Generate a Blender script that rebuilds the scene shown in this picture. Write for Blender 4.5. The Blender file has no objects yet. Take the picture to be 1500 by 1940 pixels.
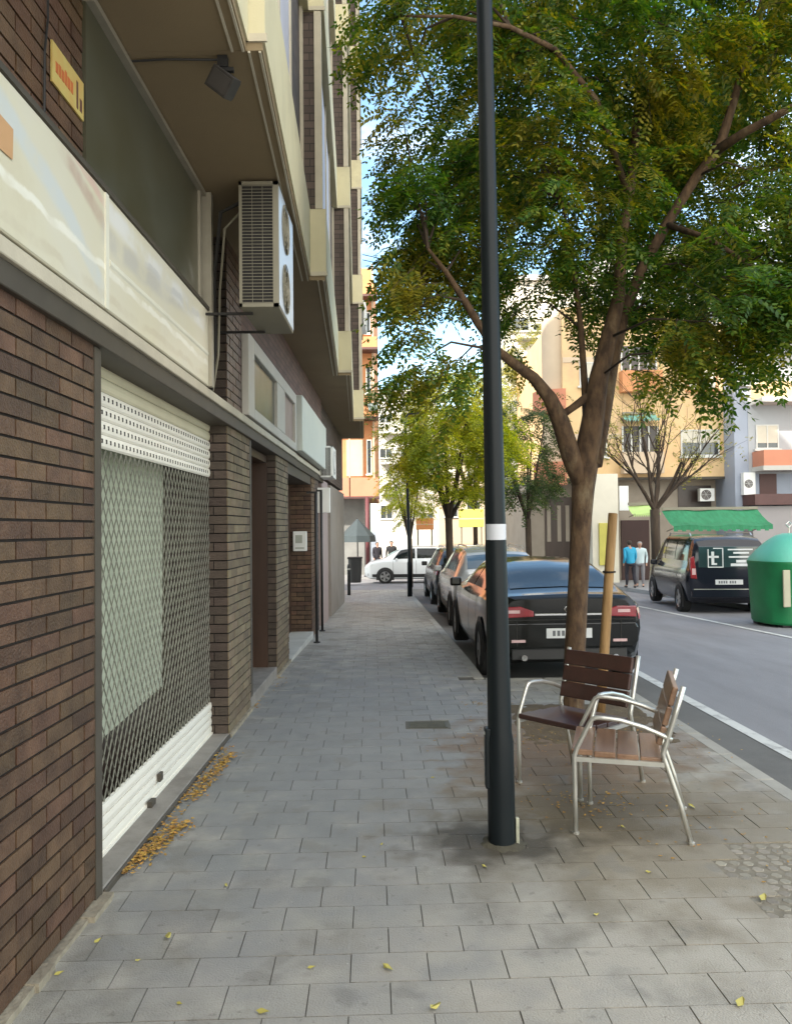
import bpy, bmesh, math, random
import numpy as np
from mathutils import Vector, Matrix
R = math.radians
random.seed(7)
SC = bpy.context.scene
COL = SC.collection

# ------------------------------------------------------------ camera
cam_d = bpy.data.cameras.new('camera'); cam = bpy.data.objects.new('camera', cam_d); COL.objects.link(cam)
cam_d.sensor_fit = 'HORIZONTAL'; cam_d.sensor_width = 36; cam_d.lens = 36
cam_d.clip_start = 0.05; cam_d.clip_end = 1500
CAMZ = 1.7
CAM_M = Matrix.Translation((0, 0, CAMZ)) @ Matrix.Rotation(R(90 + 1.15), 4, 'X') @ Matrix.Rotation(R(-0.6), 4, 'Z')
cam.matrix_world = CAM_M
SC.camera = cam
# ------------------------------------------------------------ world and sun
SUN_EL, SUN_AZ = R(36), R(222)          # azimuth of the sun, clockwise from +Y: behind and to the left
w = bpy.data.worlds.new('World'); SC.world = w; w.use_nodes = True
nt = w.node_tree; nt.nodes.clear()
sky = nt.nodes.new('ShaderNodeTexSky'); sky.sky_type = 'NISHITA'; sky.sun_disc = False
sky.sun_elevation = SUN_EL; sky.sun_rotation = SUN_AZ; sky.air_density = 1.0; sky.dust_density = 1.0; sky.ozone_density = .6
tc = nt.nodes.new('ShaderNodeTexCoord'); mp = nt.nodes.new('ShaderNodeMapping'); mp.inputs['Scale'].default_value = (1.6, 1.6, 5); mp.inputs['Location'].default_value = (3.7, .4, 1.3)
nz = nt.nodes.new('ShaderNodeTexNoise'); nz.inputs['Scale'].default_value = 2.2; nz.inputs['Detail'].default_value = 7; nz.inputs['Roughness'].default_value = .6
cr = nt.nodes.new('ShaderNodeValToRGB'); cr.color_ramp.elements[0].position = .50; cr.color_ramp.elements[1].position = .82
mx = nt.nodes.new('ShaderNodeMixRGB'); mx.inputs[2].default_value = (10.5, 9.7, 8.5, 1)
ml = nt.nodes.new('ShaderNodeMath'); ml.operation = 'MULTIPLY_ADD'; ml.inputs[1].default_value = .42; ml.inputs[2].default_value = .02
bg = nt.nodes.new('ShaderNodeBackground'); bg.inputs[1].default_value = .105
out = nt.nodes.new('ShaderNodeOutputWorld')
L = nt.links.new
L(tc.outputs['Generated'], mp.inputs[0]); L(mp.outputs[0], nz.inputs['Vector']); L(nz.outputs[0], cr.inputs[0])
sx_w = nt.nodes.new('ShaderNodeSeparateXYZ'); L(tc.outputs['Generated'], sx_w.inputs[0])       # warm haze added behind the camera to warm and lift ambient light, blue ahead
hz_w = nt.nodes.new('ShaderNodeMapRange'); hz_w.inputs[1].default_value = .30; hz_w.inputs[2].default_value = -.55; hz_w.inputs[3].default_value = 0; hz_w.inputs[4].default_value = .62; L(sx_w.outputs[1], hz_w.inputs[0])
ad_w = nt.nodes.new('ShaderNodeMath'); ad_w.operation = 'ADD'; ad_w.use_clamp = True; L(ml.outputs[0], ad_w.inputs[0]); L(hz_w.outputs[0], ad_w.inputs[1])
L(cr.outputs[0], ml.inputs[0]); L(ad_w.outputs[0], mx.inputs[0]); tn = nt.nodes.new('ShaderNodeMixRGB'); tn.blend_type = 'MULTIPLY'; tn.inputs[0].default_value = 1; tn.inputs[2].default_value = (.80, 1.0, 1.0, 1); L(sky.outputs[0], tn.inputs[1]); L(tn.outputs[0], mx.inputs[1]); L(mx.outputs[0], bg.inputs[0]); L(bg.outputs[0], out.inputs[0])
sun_d = bpy.data.lights.new('sun', 'SUN'); sun_d.energy = 2.2; sun_d.angle = R(.6); sun_d.color = (1, .93, .82)
sun = bpy.data.objects.new('sun', sun_d); COL.objects.link(sun)
sv = Vector((math.sin(SUN_AZ) * math.cos(SUN_EL), math.cos(SUN_AZ) * math.cos(SUN_EL), math.sin(SUN_EL)))
sun.rotation_euler = sv.to_track_quat('Z', 'Y').to_euler()
SC.view_settings.view_transform = 'Standard'; SC.view_settings.look = 'None'; SC.view_settings.gamma = 1
SC.view_settings.exposure = 2.1
SC.render.film_transparent = False
SC.cycles.max_bounces = 8; SC.cycles.transparent_max_bounces = 16

# ------------------------------------------------------------ helpers
CR = CAM_M.to_3x3(); CO = CAM_M.translation
def ray(px, py): return CR @ Vector(((px - 750) / 1500, -(py - 970) / 1500, -1))
def at(px, py, Y):
    d = ray(px, py); return CO + d * (Y / d.y)
def onz(px, py, z):
    d = ray(px, py); return CO + d * ((z - CO.z) / d.z)
def gz(y): return 0.0 if y < 10 else -.025 * (min(y, 60) - 10)       # the street falls gently away beyond ten metres

def pr(o, label=None, cat=None, group=None, kind=None):
    if label: o['label'] = label
    if cat: o['category'] = cat
    if group: o['group'] = group
    if kind: o['kind'] = kind
    return o
def empty(name, loc=(0, 0, 0), rz=0, label=None, cat=None, group=None, kind=None):
    o = bpy.data.objects.new(name, None); COL.objects.link(o); o.location = loc; o.rotation_euler = (0, 0, rz); o.empty_display_size = .1
    return pr(o, label, cat, group, kind)

class MB:
    """collects faces into one mesh"""
    def __init__(s): s.v = []; s.f = []; s.m = []; s.smooth = False
    def add(s, verts, faces, mi=0):
        b = len(s.v); s.v += [tuple(v) for v in verts]; s.f += [tuple(b + i for i in f) for f in faces]; s.m += [mi] * len(faces); return s
    def box(s, x0, x1, y0, y1, z0, z1, mi=0, M=None):
        v = [(x0, y0, z0), (x1, y0, z0), (x1, y1, z0), (x0, y1, z0), (x0, y0, z1), (x1, y0, z1), (x1, y1, z1), (x0, y1, z1)]
        if M: v = [M @ Vector(p) for p in v]
        return s.add(v, [(0, 3, 2, 1), (4, 5, 6, 7), (0, 1, 5, 4), (1, 2, 6, 5), (2, 3, 7, 6), (3, 0, 4, 7)], mi)
    def prism(s, poly, z0, z1, mi=0):
        n = len(poly); v = [(p[0], p[1], z0) for p in poly] + [(p[0], p[1], z1) for p in poly]
        a = sum(poly[i][0] * poly[(i + 1) % n][1] - poly[(i + 1) % n][0] * poly[i][1] for i in range(n))
        f = [tuple(range(n))[::-1], tuple(range(n, 2 * n))] + [(i, (i + 1) % n, n + (i + 1) % n, n + i) for i in range(n)]
        if a < 0: f = [t[::-1] for t in f]
        return s.add(v, f, mi)
    def extr(s, poly, axis, a, b, mi=0):
        """polygon in the two other axes extruded along axis (0=x,1=y)"""
        n = len(poly)
        P = (lambda p, t: (t, p[0], p[1])) if axis == 0 else (lambda p, t: (p[0], t, p[1]))
        v = [P(p, a) for p in poly] + [P(p, b) for p in poly]
        f = [tuple(range(n))[::-1], tuple(range(n, 2 * n))] + [(i, (i + 1) % n, n + (i + 1) % n, n + i) for i in range(n)]
        return s.add(v, f, mi)
    def tube(s, pts, r, n=8, mi=0, cap=True):
        pts = [Vector(p) for p in pts]; rr = r if hasattr(r, '__len__') else [r] * len(pts)
        rings = []; up = Vector((.13, .21, 1)).normalized(); b0 = len(s.v)
        for i, p in enumerate(pts):
            t = (pts[min(i + 1, len(pts) - 1)] - pts[max(i - 1, 0)]).normalized()
            if i == 0:
                u = t.cross(up); u = u.normalized() if u.length > .01 else t.cross(Vector((1, 0, 0))).normalized()
            else:
                u = (u - t * u.dot(t)).normalized()
            v = t.cross(u)
            s.v += [tuple(p + (u * math.cos(2 * math.pi * k / n) + v * math.sin(2 * math.pi * k / n)) * rr[i]) for k in range(n)]
        for i in range(len(pts) - 1):
            for k in range(n):
                a = b0 + i * n + k; b = b0 + i * n + (k + 1) % n
                s.f.append((a, b, b + n, a + n)); s.m.append(mi)
        if cap:
            s.f.append(tuple(b0 + k for k in range(n))[::-1]); s.m.append(mi)
            s.f.append(tuple(b0 + (len(pts) - 1) * n + k for k in range(n))); s.m.append(mi)
        return s
    def quad(s, a, b, c, d, mi=0): return s.add([a, b, c, d], [(0, 1, 2, 3)], mi)
    def build(s, name, mats, parent=None, smooth=False, bevel=0, fix=True, bseg=1):
        me = bpy.data.meshes.new(name)
        me.from_pydata(s.v, [], s.f); mats = mats if isinstance(mats, (list, tuple)) else [mats]
        for m in mats: me.materials.append(m)
        if len(mats) > 1: me.polygons.foreach_set('material_index', s.m)
        if fix:
            bm = bmesh.new(); bm.from_mesh(me); bmesh.ops.recalc_face_normals(bm, faces=bm.faces); bm.to_mesh(me); bm.free()
        if smooth: me.polygons.foreach_set('use_smooth', [True] * len(me.polygons))
        me.update()
        o = bpy.data.objects.new(name, me); COL.objects.link(o)
        if parent: o.parent = parent
        if bevel:
            md = o.modifiers.new('bevel', 'BEVEL'); md.width = bevel; md.segments = bseg; md.limit_method = 'ANGLE'
        return o
def smooth_angle(o, a=40):
    me = o.data; me.polygons.foreach_set('use_smooth', [True] * len(me.polygons))
    bm = bmesh.new(); bm.from_mesh(me)
    for e in bm.edges:
        if len(e.link_faces) == 2 and e.calc_face_angle(0) > R(a): e.smooth = False
    bm.to_mesh(me); bm.free(); return o

# ------------------------------------------------------------ materials
def mat(name, c, rough=.7, metal=0, var=.0, vs=3.0, c2=None, bump=0, bs=60, island=0, spec=.5, coat=0, detail=4, dirt=None, ds=1.2, dth=.55, stretch=(1, 1, 1), trans=0):
    """c base colour; c2 mixed in by noise (scale vs); island: per-piece tint; dirt: colour of irregular stains"""
    m = bpy.data.materials.new(name); m.use_nodes = True; t = m.node_tree; N = t.nodes; b = N['Principled BSDF']; lk = t.links.new
    b.inputs['Roughness'].default_value = rough; b.inputs['Metallic'].default_value = metal
    b.inputs['Specular IOR Level'].default_value = spec; b.inputs['Coat Weight'].default_value = coat; b.inputs['Coat Roughness'].default_value = .05
    if trans: b.inputs['Transmission Weight'].default_value = trans
    co = N.new('ShaderNodeTexCoord'); mpp = N.new('ShaderNodeMapping'); mpp.inputs['Scale'].default_value = stretch; lk(co.outputs['Object'], mpp.inputs[0]); V = mpp.outputs[0]
    c = tuple(c); c2 = tuple(c2) if c2 else tuple(x * (1 - (var or .12)) for x in c)
    n1 = N.new('ShaderNodeTexNoise'); n1.inputs['Scale'].default_value = vs; n1.inputs['Detail'].default_value = detail; n1.inputs['Roughness'].default_value = .6; lk(V, n1.inputs['Vector'])
    r1 = N.new('ShaderNodeValToRGB'); r1.color_ramp.elements[0].position = .35; r1.color_ramp.elements[1].position = .65
    r1.color_ramp.elements[0].color = c + (1,); r1.color_ramp.elements[1].color = c2 + (1,); lk(n1.outputs[0], r1.inputs[0]); cur = r1.outputs[0]
    if island:
        g = N.new('ShaderNodeNewGeometry'); hs = N.new('ShaderNodeHueSaturation'); mr = N.new('ShaderNodeMapRange')
        mr.inputs[3].default_value = 1 - island; mr.inputs[4].default_value = 1 + island
        lk(g.outputs['Random Per Island'], mr.inputs[0]); lk(mr.outputs[0], hs.inputs['Value']); lk(cur, hs.inputs['Color'])
        m2 = N.new('ShaderNodeMath'); m2.operation = 'MULTIPLY'; m2.inputs[1].default_value = 7.13; fr = N.new('ShaderNodeMath'); fr.operation = 'FRACT'
        mr2 = N.new('ShaderNodeMapRange'); mr2.inputs[3].default_value = .488; mr2.inputs[4].default_value = .512
        lk(g.outputs['Random Per Island'], m2.inputs[0]); lk(m2.outputs[0], fr.inputs[0]); lk(fr.outputs[0], mr2.inputs[0]); lk(mr2.outputs[0], hs.inputs['Hue'])
        cur = hs.outputs[0]
    if dirt:
        n2 = N.new('ShaderNodeTexNoise'); n2.inputs['Scale'].default_value = ds; n2.inputs['Detail'].default_value = 9; n2.inputs['Roughness'].default_value = .65; lk(V, n2.inputs['Vector'])
        r2 = N.new('ShaderNodeMapRange'); r2.inputs[1].default_value = dth; r2.inputs[2].default_value = dth + .2; r2.inputs[4].default_value = .8; lk(n2.outputs[0], r2.inputs[0])
        mm = N.new('ShaderNodeMixRGB'); mm.inputs[2].default_value = tuple(dirt) + (1,); lk(r2.outputs[0], mm.inputs[0]); lk(cur, mm.inputs[1]); cur = mm.outputs[0]
    lk(cur, b.inputs['Base Color'])
    if bump:
        n3 = N.new('ShaderNodeTexNoise'); n3.inputs['Scale'].default_value = bs; n3.inputs['Detail'].default_value = 5; lk(V, n3.inputs['Vector'])
        bp = N.new('ShaderNodeBump'); bp.inputs['Strength'].default_value = bump; bp.inputs['Distance'].default_value = .01; lk(n3.outputs[0], bp.inputs['Height']); lk(bp.outputs[0], b.inputs['Normal'])
    return m
def brickmat(name, c1, c2, mo, bw=.25, bh=.075, ms=.012, axis='xy', rough=.85):
    m = mat(name, c1, rough); t = m.node_tree; N = t.nodes; lk = t.links.new; b = N['Principled BSDF']
    co = N.new('ShaderNodeTexCoord'); sp = N.new('ShaderNodeSeparateXYZ'); lk(co.outputs['Object'], sp.inputs[0])
    ad = N.new('ShaderNodeMath'); lk(sp.outputs[0], ad.inputs[0]); lk(sp.outputs[1], ad.inputs[1]); cb = N.new('ShaderNodeCombineXYZ')
    lk(ad.outputs[0], cb.inputs[0]); lk(sp.outputs[2], cb.inputs[1])
    br = N.new('ShaderNodeTexBrick'); lk(cb.outputs[0], br.inputs['Vector']); br.inputs['Scale'].default_value = 1
    br.inputs['Color1'].default_value = tuple(c1) + (1,); br.inputs['Color2'].default_value = tuple(c2) + (1,); br.inputs['Mortar'].default_value = tuple(mo) + (1,)
    br.inputs['Brick Width'].default_value = bw; br.inputs['Row Height'].default_value = bh; br.inputs['Mortar Size'].default_value = ms / 2; br.inputs['Mortar Smooth'].default_value = .1
    lk(br.outputs['Color'], b.inputs['Base Color'])
    bp = N.new('ShaderNodeBump'); bp.inputs['Strength'].default_value = .7; bp.inputs['Distance'].default_value = .01; bp.invert = True
    lk(br.outputs['Fac'], bp.inputs['Height']); lk(bp.outputs[0], b.inputs['Normal'])
    return m
def glassmat(name, c=(.02, .03, .035), rough=.05):
    return mat(name, c, rough, 0, .3, 1.5, spec=.9)

M = {}
M['brick'] = mat('brick', (.118, .066, .036), .45, 0, .25, 9, (.070, .037, .020), .6, 90, island=.30, dirt=(.10, .042, .016), ds=1.6, dth=.52)
M['brick_pale'] = mat('brick_pale', (.18, .14, .085), .85, 0, .25, 9, (.14, .105, .065), .5, 90, island=.22, dirt=(.10, .055, .03), ds=1.1, dth=.6)
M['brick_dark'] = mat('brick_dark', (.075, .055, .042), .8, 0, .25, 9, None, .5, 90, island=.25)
M['mortar'] = mat('mortar', (.016, .011, .008), .95, 0, .3, 20)
M['mortar_pale'] = mat('mortar_pale', (.16, .13, .10), .95, 0, .3, 20)
M['brickwall'] = brickmat('brickwall', (.12, .088, .07), (.075, .056, .046), (.05, .04, .034))
M['brick_red'] = brickmat('brick_red', (.20, .12, .095), (.14, .09, .075), (.10, .08, .07))
M['soffit'] = mat('soffit', (.245, .185, .105), .9, 0, .1, 1.3, dirt=(.15, .105, .055), ds=.8, dth=.6, bump=.15, bs=120)
M['stucco'] = mat('stucco', (.58, .53, .35), .85, 0, .1, 2, dirt=(.34, .30, .22), ds=1.1, dth=.58, bump=.15, bs=120)
M['stone_trim'] = mat('stone_trim', (.52, .47, .36), .8, 0, .15, 4, bump=.2, bs=80)
M['edge_dark'] = mat('edge_dark', (.07, .058, .042), .6, 0, .2, 5)
M['signwhite'] = mat('signwhite', (.62, .59, .48), .42, 0, .06, 1.4, (.62, .58, .43), dirt=(.54, .48, .35), ds=1.2, dth=.55)
M['seam'] = mat('seam', (.72, .70, .58), .5)
M['frame_metal'] = mat('frame_metal', (.36, .33, .26), .5, .3, .15, 6)
M['olive'] = mat('olive', (.085, .085, .062), .3, 0, .25, .9, (.06, .055, .03), spec=.6)
M['shutter_white'] = mat('shutter_white', (.80, .77, .68), .5, .0, .06, 3, dirt=(.5, .47, .4), ds=2.5, dth=.62)
M['shutter_cream'] = mat('shutter_cream', (.62, .58, .42), .5, .0, .08, 3)
M['hole'] = mat('hole', (.05, .045, .04), .9)
M['mesh_steel'] = mat('mesh_steel', (.36, .36, .31), .45, .5, .2, 8)
M['dark'] = mat('dark', (.016, .014, .012), .7)
M['shopdark'] = mat('shopdark', (.05, .032, .025), .35, 0, .4, 2)
M['curtain'] = mat('curtain', (.50, .53, .41), .8, 0, .12, 1.1, (.40, .43, .33), dirt=(.3, .33, .25), ds=1.2, dth=.55)
M['wood_dark'] = mat('wood_dark', (.06, .032, .02), .4, 0, .4, 4, stretch=(1, 1, .15))
M['marble'] = mat('marble', (.55, .55, .50), .5, 0, .15, 4, (.45, .45, .40), dirt=(.35, .34, .3), ds=3, dth=.6)
M['step'] = mat('step', (.27, .25, .22), .75, 0, .2, 5, dirt=(.16, .14, .12), ds=2.5, dth=.52, bump=.3, bs=60)
M['white'] = mat('white', (.78, .79, .76), .45, 0, .05, 3)
M['white_blue'] = mat('white_blue', (.50, .57, .66), .35, 0, .06, 3)
M['ac_grey'] = mat('ac_grey', (.23, .21, .155), .5, 0, .1, 3, dirt=(.3, .27, .2), ds=4, dth=.58)
M['black'] = mat('black', (.02, .02, .02), .5)
M['rubber'] = mat('rubber', (.018, .018, .018), .85)
M['pole'] = mat('pole', (.006, .009, .011), .42, .0, .3, 2, (.009, .013, .015), spec=.22, dirt=(.025, .026, .024), ds=5, dth=.66, stretch=(1, 1, .3))
M['alu'] = mat('alu', (.62, .61, .56), .3, .75, .08, 10)
M['bench_wood'] = mat('bench_wood', (.25, .145, .085), .34, 0, .3, 3, (.17, .09, .05), bump=.15, bs=40, stretch=(6, .6, 6), coat=.15)
M['bench_dark'] = mat('bench_dark', (.045, .014, .009), .4, 0, .3, 3, bump=.15, bs=40, stretch=(.6, 6, 6), coat=.12)
M['stake'] = mat('stake', (.36, .22, .09), .75, 0, .3, 5, (.24, .135, .05), bump=.4, bs=30, stretch=(4, 4, .4), dirt=(.12, .07, .03), ds=3, dth=.62)
M['bark'] = mat('bark', (.115, .068, .034), .9, 0, .4, 16, (.042, .023, .012), bump=1, bs=34, stretch=(1, 1, .42), dirt=(.22, .17, .10), ds=7, dth=.55, detail=8)
M['bark_dark'] = mat('bark_dark', (.06, .04, .025), .9, 0, .4, 8, bump=.5, bs=30, stretch=(1, 1, .3))
M['rope'] = mat('rope', (.03, .02, .012), .9)
M['carglass'] = mat('carglass', (.008, .012, .014), .06, 0, .3, 1.5, spec=.35); M['glass'] = glassmat('glass'); M['glass_blue'] = glassmat('glass_blue', (.045, .09, .13), .08)
M['chrome'] = mat('chrome', (.7, .7, .7), .15, 1)
M['tail_red'] = mat('tail_red', (.28, .02, .03), .15, 0, .2, 9, spec=.8, coat=.6)
M['tail_pale'] = mat('tail_pale', (.62, .42, .42), .2, 0, .1, 9, coat=.5)
M['plate'] = mat('plate', (.66, .68, .68), .4)
M['sticker'] = mat('sticker', (.50, .51, .54), .5, 0, .25, 14, (.5, .52, .56))
M['plaster_yellow'] = mat('plaster_yellow', (.68, .50, .27), .85, 0, .1, 1.0, (.66, .43, .22), bump=.1, bs=60, dirt=(.52, .38, .24), ds=.5, dth=.5)
M['plaster_orange'] = mat('plaster_orange', (.60, .27, .12), .85, 0, .12, 1.0)
M['plaster_cream'] = mat('plaster_cream', (.58, .46, .33), .85, 0, .1, .8)
M['plaster_grey'] = mat('plaster_grey', (.40, .42, .44), .85, 0, .12, .7)
M['plaster_blue'] = mat('plaster_blue', (.34, .38, .46), .85, 0, .1, .7)
M['plaster_white'] = mat('plaster_white', (.50, .48, .44), .85, 0, .1, .3)
M['ground_stone'] = mat('ground_stone', (.36, .31, .25), .85, 0, .15, 1.5, bump=.1, bs=20)
M['peach'] = mat('peach', (.56, .23, .14), .85, 0, .1, 1)
M['brown_rail'] = mat('brown_rail', (.10, .045, .04), .6, 0, .2, 2)
M['wine'] = mat('wine', (.12, .03, .035), .6)
M['green_awning'] = mat('green_awning', (.02, .16, .07), .8, 0, .25, 2.5, (.03, .22, .10), stretch=(3, 1, 1))
M['green_pale'] = mat('green_pale', (.45, .62, .22), .7, 0, .1, 4)
M['yellow'] = mat('yellow', (.62, .56, .12), .6, 0, .1, 2)
M['igloo_green'] = mat('igloo_green', (.01, .20, .065), .42, 0, .12, 2.2, (.008, .155, .05), bump=.08, bs=20, spec=.5, dirt=(.03, .16, .08), ds=2, dth=.62)
M['igloo_top_skylit'] = mat('igloo_top_skylit', (.09, .42, .31), .4, 0, .1, 2)  # paler teal puts the dome's sky reflection into its colour
M['teal'] = mat('teal', (.18, .42, .36), .7)
M['wine_shadow'] = M['wine']
# ------------------------------------------------------------ ground
def sheet(name, xs, ys, zf, m, kind='structure'):
    mb = MB(); nx, ny = len(xs), len(ys)
    v = [(x, y, zf(y)) for y in ys for x in xs]
    f = [(j * nx + i, j * nx + i + 1, (j + 1) * nx + i + 1, (j + 1) * nx + i) for j in range(ny - 1) for i in range(nx - 1)]
    mb.add(v, f); o = mb.build(name, m, fix=False); return pr(o, kind=kind)
YS = [-8, 0, 5, 10, 15, 20, 30, 40, 50, 60, 90, 200, 600]
m_ground = mat('ground_earth', (.16, .15, .135), .95, 0, .3, .5)
sheet('ground', [-500, -40, 0, 40, 500], YS, lambda y: gz(y) - .16, m_ground)
m_asph = mat('asphalt', (.24, .238, .25), .8, 0, .2, 1.1, (.19, .188, .195), bump=.5, bs=140, dirt=(.26, .26, .27), ds=.45, dth=.5, stretch=(1.6, .35, 1))
sheet('road', [-30, 0, 30], YS, lambda y: gz(y) - .12, m_asph)
m_bay = mat('asphalt_bay', (.15, .148, .14), .9, 0, .2, 1.6, bump=.5, bs=120, dirt=(.09, .088, .08), ds=1.2, dth=.55)
mb = MB(); K = -.03
def sx(s, y): return s + K * y
bays = [2.6, 3.3]
for (y0, y1) in ((-6, 8.9), (8.9, 10), (10, 30)):
    s0 = 2.6 if y1 <= 8.9 else 1.18
    mb.quad((sx(s0, y0), y0, gz(y0) - .116), (3.28 - .033 * y0, y0, gz(y0) - .116), (3.28 - .033 * y1, y1, gz(y1) - .116), (sx(s0, y1), y1, gz(y1) - .116))
pr(mb.build('parking_lane', m_bay, fix=False), kind='structure')
# painted lines, worn
m_line = mat('line_paint', (.62, .63, .60), .7, 0, .1, 5, dirt=(.22, .22, .22), ds=7, dth=.5)
mb = MB()
for (y0, y1) in ((-6, 10), (10, 30)):
    c = lambda y: 3.28 - .0333 * y
    mb.quad((c(y0) - .06, y0, gz(y0) - .112), (c(y0) + .06, y0, gz(y0) - .112), (c(y1) + .06, y1, gz(y1) - .112), (c(y1) - .06, y1, gz(y1) - .112))
FL = lambda y: 6.62 - .055 * (y - 12)
for (y0, y1) in ((4, 10), (10, 27)):
    mb.quad((FL(y0) - .06, y0, gz(y0) - .112), (FL(y0) + .06, y0, gz(y0) - .112), (FL(y1) + .06, y1, gz(y1) - .112), (FL(y1) - .06, y1, gz(y1) - .112))
pr(mb.build('road_marking', m_line, fix=False), kind='structure')

# pavement: joint bed, individual setts laid in running bond square to the kerb
m_joint = mat('paver_joint', (.13, .12, .10), .95, 0, .3, 12)
m_pav = mat('paver_stone', (.365, .345, .30), .58, 0, .12, 5.5, (.27, .26, .23), .5, 130, island=.10, dirt=(.15, .135, .10), ds=2.1, dth=.51, detail=9)
def damp_and_skylight(m):
    """irregular damp and dirty ground near the lamp post and the chairs (real stains); lighter near patch paints in open skylight, greyer patch mid-left"""
    t = m.node_tree; N = t.nodes; lk = t.links.new; b = N['Principled BSDF']
    src = b.inputs['Base Color'].links[0].from_socket
    co = N.new('ShaderNodeTexCoord'); cur = src
    for (cx, cy, rx, ry, col, amt) in ((1.4, 3.0, 2.0, 1.3, (.44, .405, .34), .75), (-.3, 6.5, 1.5, 3.6, (.20, .21, .215), .7), (1.5, 4.6, 1.2, 1.3, (.20, .165, .105), .7), (1.15, 5.5, .7, .8, (.20, .13, .065), .85), (1.4, 6.3, .9, .9, (.16, .10, .05), .95), (1.15, 4.75, .75, .50, (.12, .095, .055), .85), (.55, 4.32, .46, .30, (.06, .052, .038), .9)):  # first entry: open-sky brightness painted into the near pavers; second greys the mid-left
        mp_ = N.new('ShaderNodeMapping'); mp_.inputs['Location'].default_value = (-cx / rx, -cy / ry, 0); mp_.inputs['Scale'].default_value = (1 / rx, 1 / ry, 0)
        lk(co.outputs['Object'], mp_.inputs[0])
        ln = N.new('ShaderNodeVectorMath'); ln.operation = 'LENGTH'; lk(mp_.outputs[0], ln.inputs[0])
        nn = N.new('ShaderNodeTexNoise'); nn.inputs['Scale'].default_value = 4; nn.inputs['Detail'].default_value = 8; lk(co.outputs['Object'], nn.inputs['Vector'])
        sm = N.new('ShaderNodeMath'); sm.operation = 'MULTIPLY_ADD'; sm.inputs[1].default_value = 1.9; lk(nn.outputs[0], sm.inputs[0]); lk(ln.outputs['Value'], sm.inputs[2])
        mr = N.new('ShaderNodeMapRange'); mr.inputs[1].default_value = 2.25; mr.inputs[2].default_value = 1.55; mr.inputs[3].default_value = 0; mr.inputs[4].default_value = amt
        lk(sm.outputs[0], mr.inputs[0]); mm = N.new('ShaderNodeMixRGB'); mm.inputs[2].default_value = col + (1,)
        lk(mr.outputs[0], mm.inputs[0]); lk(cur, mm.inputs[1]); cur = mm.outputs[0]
    for (sc_, th, am, col) in ((19, .66, .38, (.12, .11, .09)), (60, .70, .5, (.55, .53, .45)), (3.2, .60, .45, (.19, .18, .155))):
        nn = N.new('ShaderNodeTexNoise'); nn.inputs['Scale'].default_value = sc_; nn.inputs['Detail'].default_value = 3; lk(co.outputs['Object'], nn.inputs['Vector'])
        mr = N.new('ShaderNodeMapRange'); mr.inputs[1].default_value = th; mr.inputs[2].default_value = th + .05; mr.inputs[4].default_value = am; lk(nn.outputs[0], mr.inputs[0])
        mm = N.new('ShaderNodeMixRGB'); mm.inputs[2].default_value = col + (1,); lk(mr.outputs[0], mm.inputs[0]); lk(cur, mm.inputs[1]); cur = mm.outputs[0]
    lk(cur, b.inputs['Base Color'])
damp_and_skylight(m_pav)
def kerb_s(y): return 2.6 if y < 8.8 else 1.18
mb = MB()
for (y0, y1, s1) in ((-3, 8.8, 2.55), (8.8, 10, 1.13), (10, 27.5, 1.13)):
    mb.quad((-1.9, y0, gz(y0) - .006), (sx(s1, y0), y0, gz(y0) - .006), (sx(s1, y1), y1, gz(y1) - .006), (-1.9, y1, gz(y1) - .006))
pr(mb.build('pavement_bed', m_joint, fix=False), kind='structure')
ang = math.atan(-K); ca, sa = math.cos(ang), math.sin(ang)
mb = MB(); PW, PD, G = .30, .2, .0023
DRAIN = onz(810, 1374, 0); rnd = random.Random(3)
def clip_y(poly, xlim):   # clip polygon at x <= xlim(y)
    out_ = []
    for i in range(len(poly)):
        a, b = poly[i], poly[(i + 1) % len(poly)]
        da, db = xlim(a[1]) - a[0], xlim(b[1]) - b[0]
        if da >= 0: out_.append(a)
        if da * db < 0:
            t = da / (da - db); out_.append((a[0] + (b[0] - a[0]) * t, a[1] + (b[1] - a[1]) * t))
    return out_
SOIL = (1.62, 6.9, .50, .62)   # tree pit centre and half sizes
COBB = (2.15, 3.88, .46, .33)
for j in range(-14, 140):
    for i in range(-9, 12):
        u0 = i * PW + (j % 2) * PW / 2 + .05; v0 = j * PD
        P = [(u0 + G, v0 + G), (u0 + PW - G, v0 + G), (u0 + PW - G, v0 + PD - G), (u0 + G, v0 + PD - G)]
        W = [(u * ca - v * sa, u * sa + v * ca) for u, v in P]
        cx, cy = sum(p[0] for p in W) / 4, sum(p[1] for p in W) / 4
        if cx < -1.95 or cy > 27.4: continue
        if abs(cx - SOIL[0]) < SOIL[2] and abs(cy - SOIL[1]) < SOIL[3]: continue
        if abs(cx - COBB[0]) < COBB[2] and abs(cy - COBB[1]) < COBB[3]: continue
        if abs(cx - DRAIN.x) < .17 and abs(cy - DRAIN.y) < .12: continue
        if cy > 8.78 and cy < 8.95 and cx > sx(1.1, cy): continue
        lim = kerb_s(cy) - .055
        W = clip_y(W, lambda y: sx(lim, y))
        if len(W) < 3: continue
        dz = rnd.uniform(-.0012, .0012); tx = rnd.uniform(-.003, .003); ty = rnd.uniform(-.004, .004)
        n = len(W); top = [(x, y, gz(y) + .0 + dz + (x - cx) * tx + (y - cy) * ty) for x, y in W]
        mb.add(top + [(x, y, z - .012) for x, y, z in top], [tuple(range(n))] + [(k, n + k, n + (k + 1) % n, (k + 1) % n) for k in range(n)])
pr(mb.build('pavement', m_pav, fix=False), kind='structure')
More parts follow.
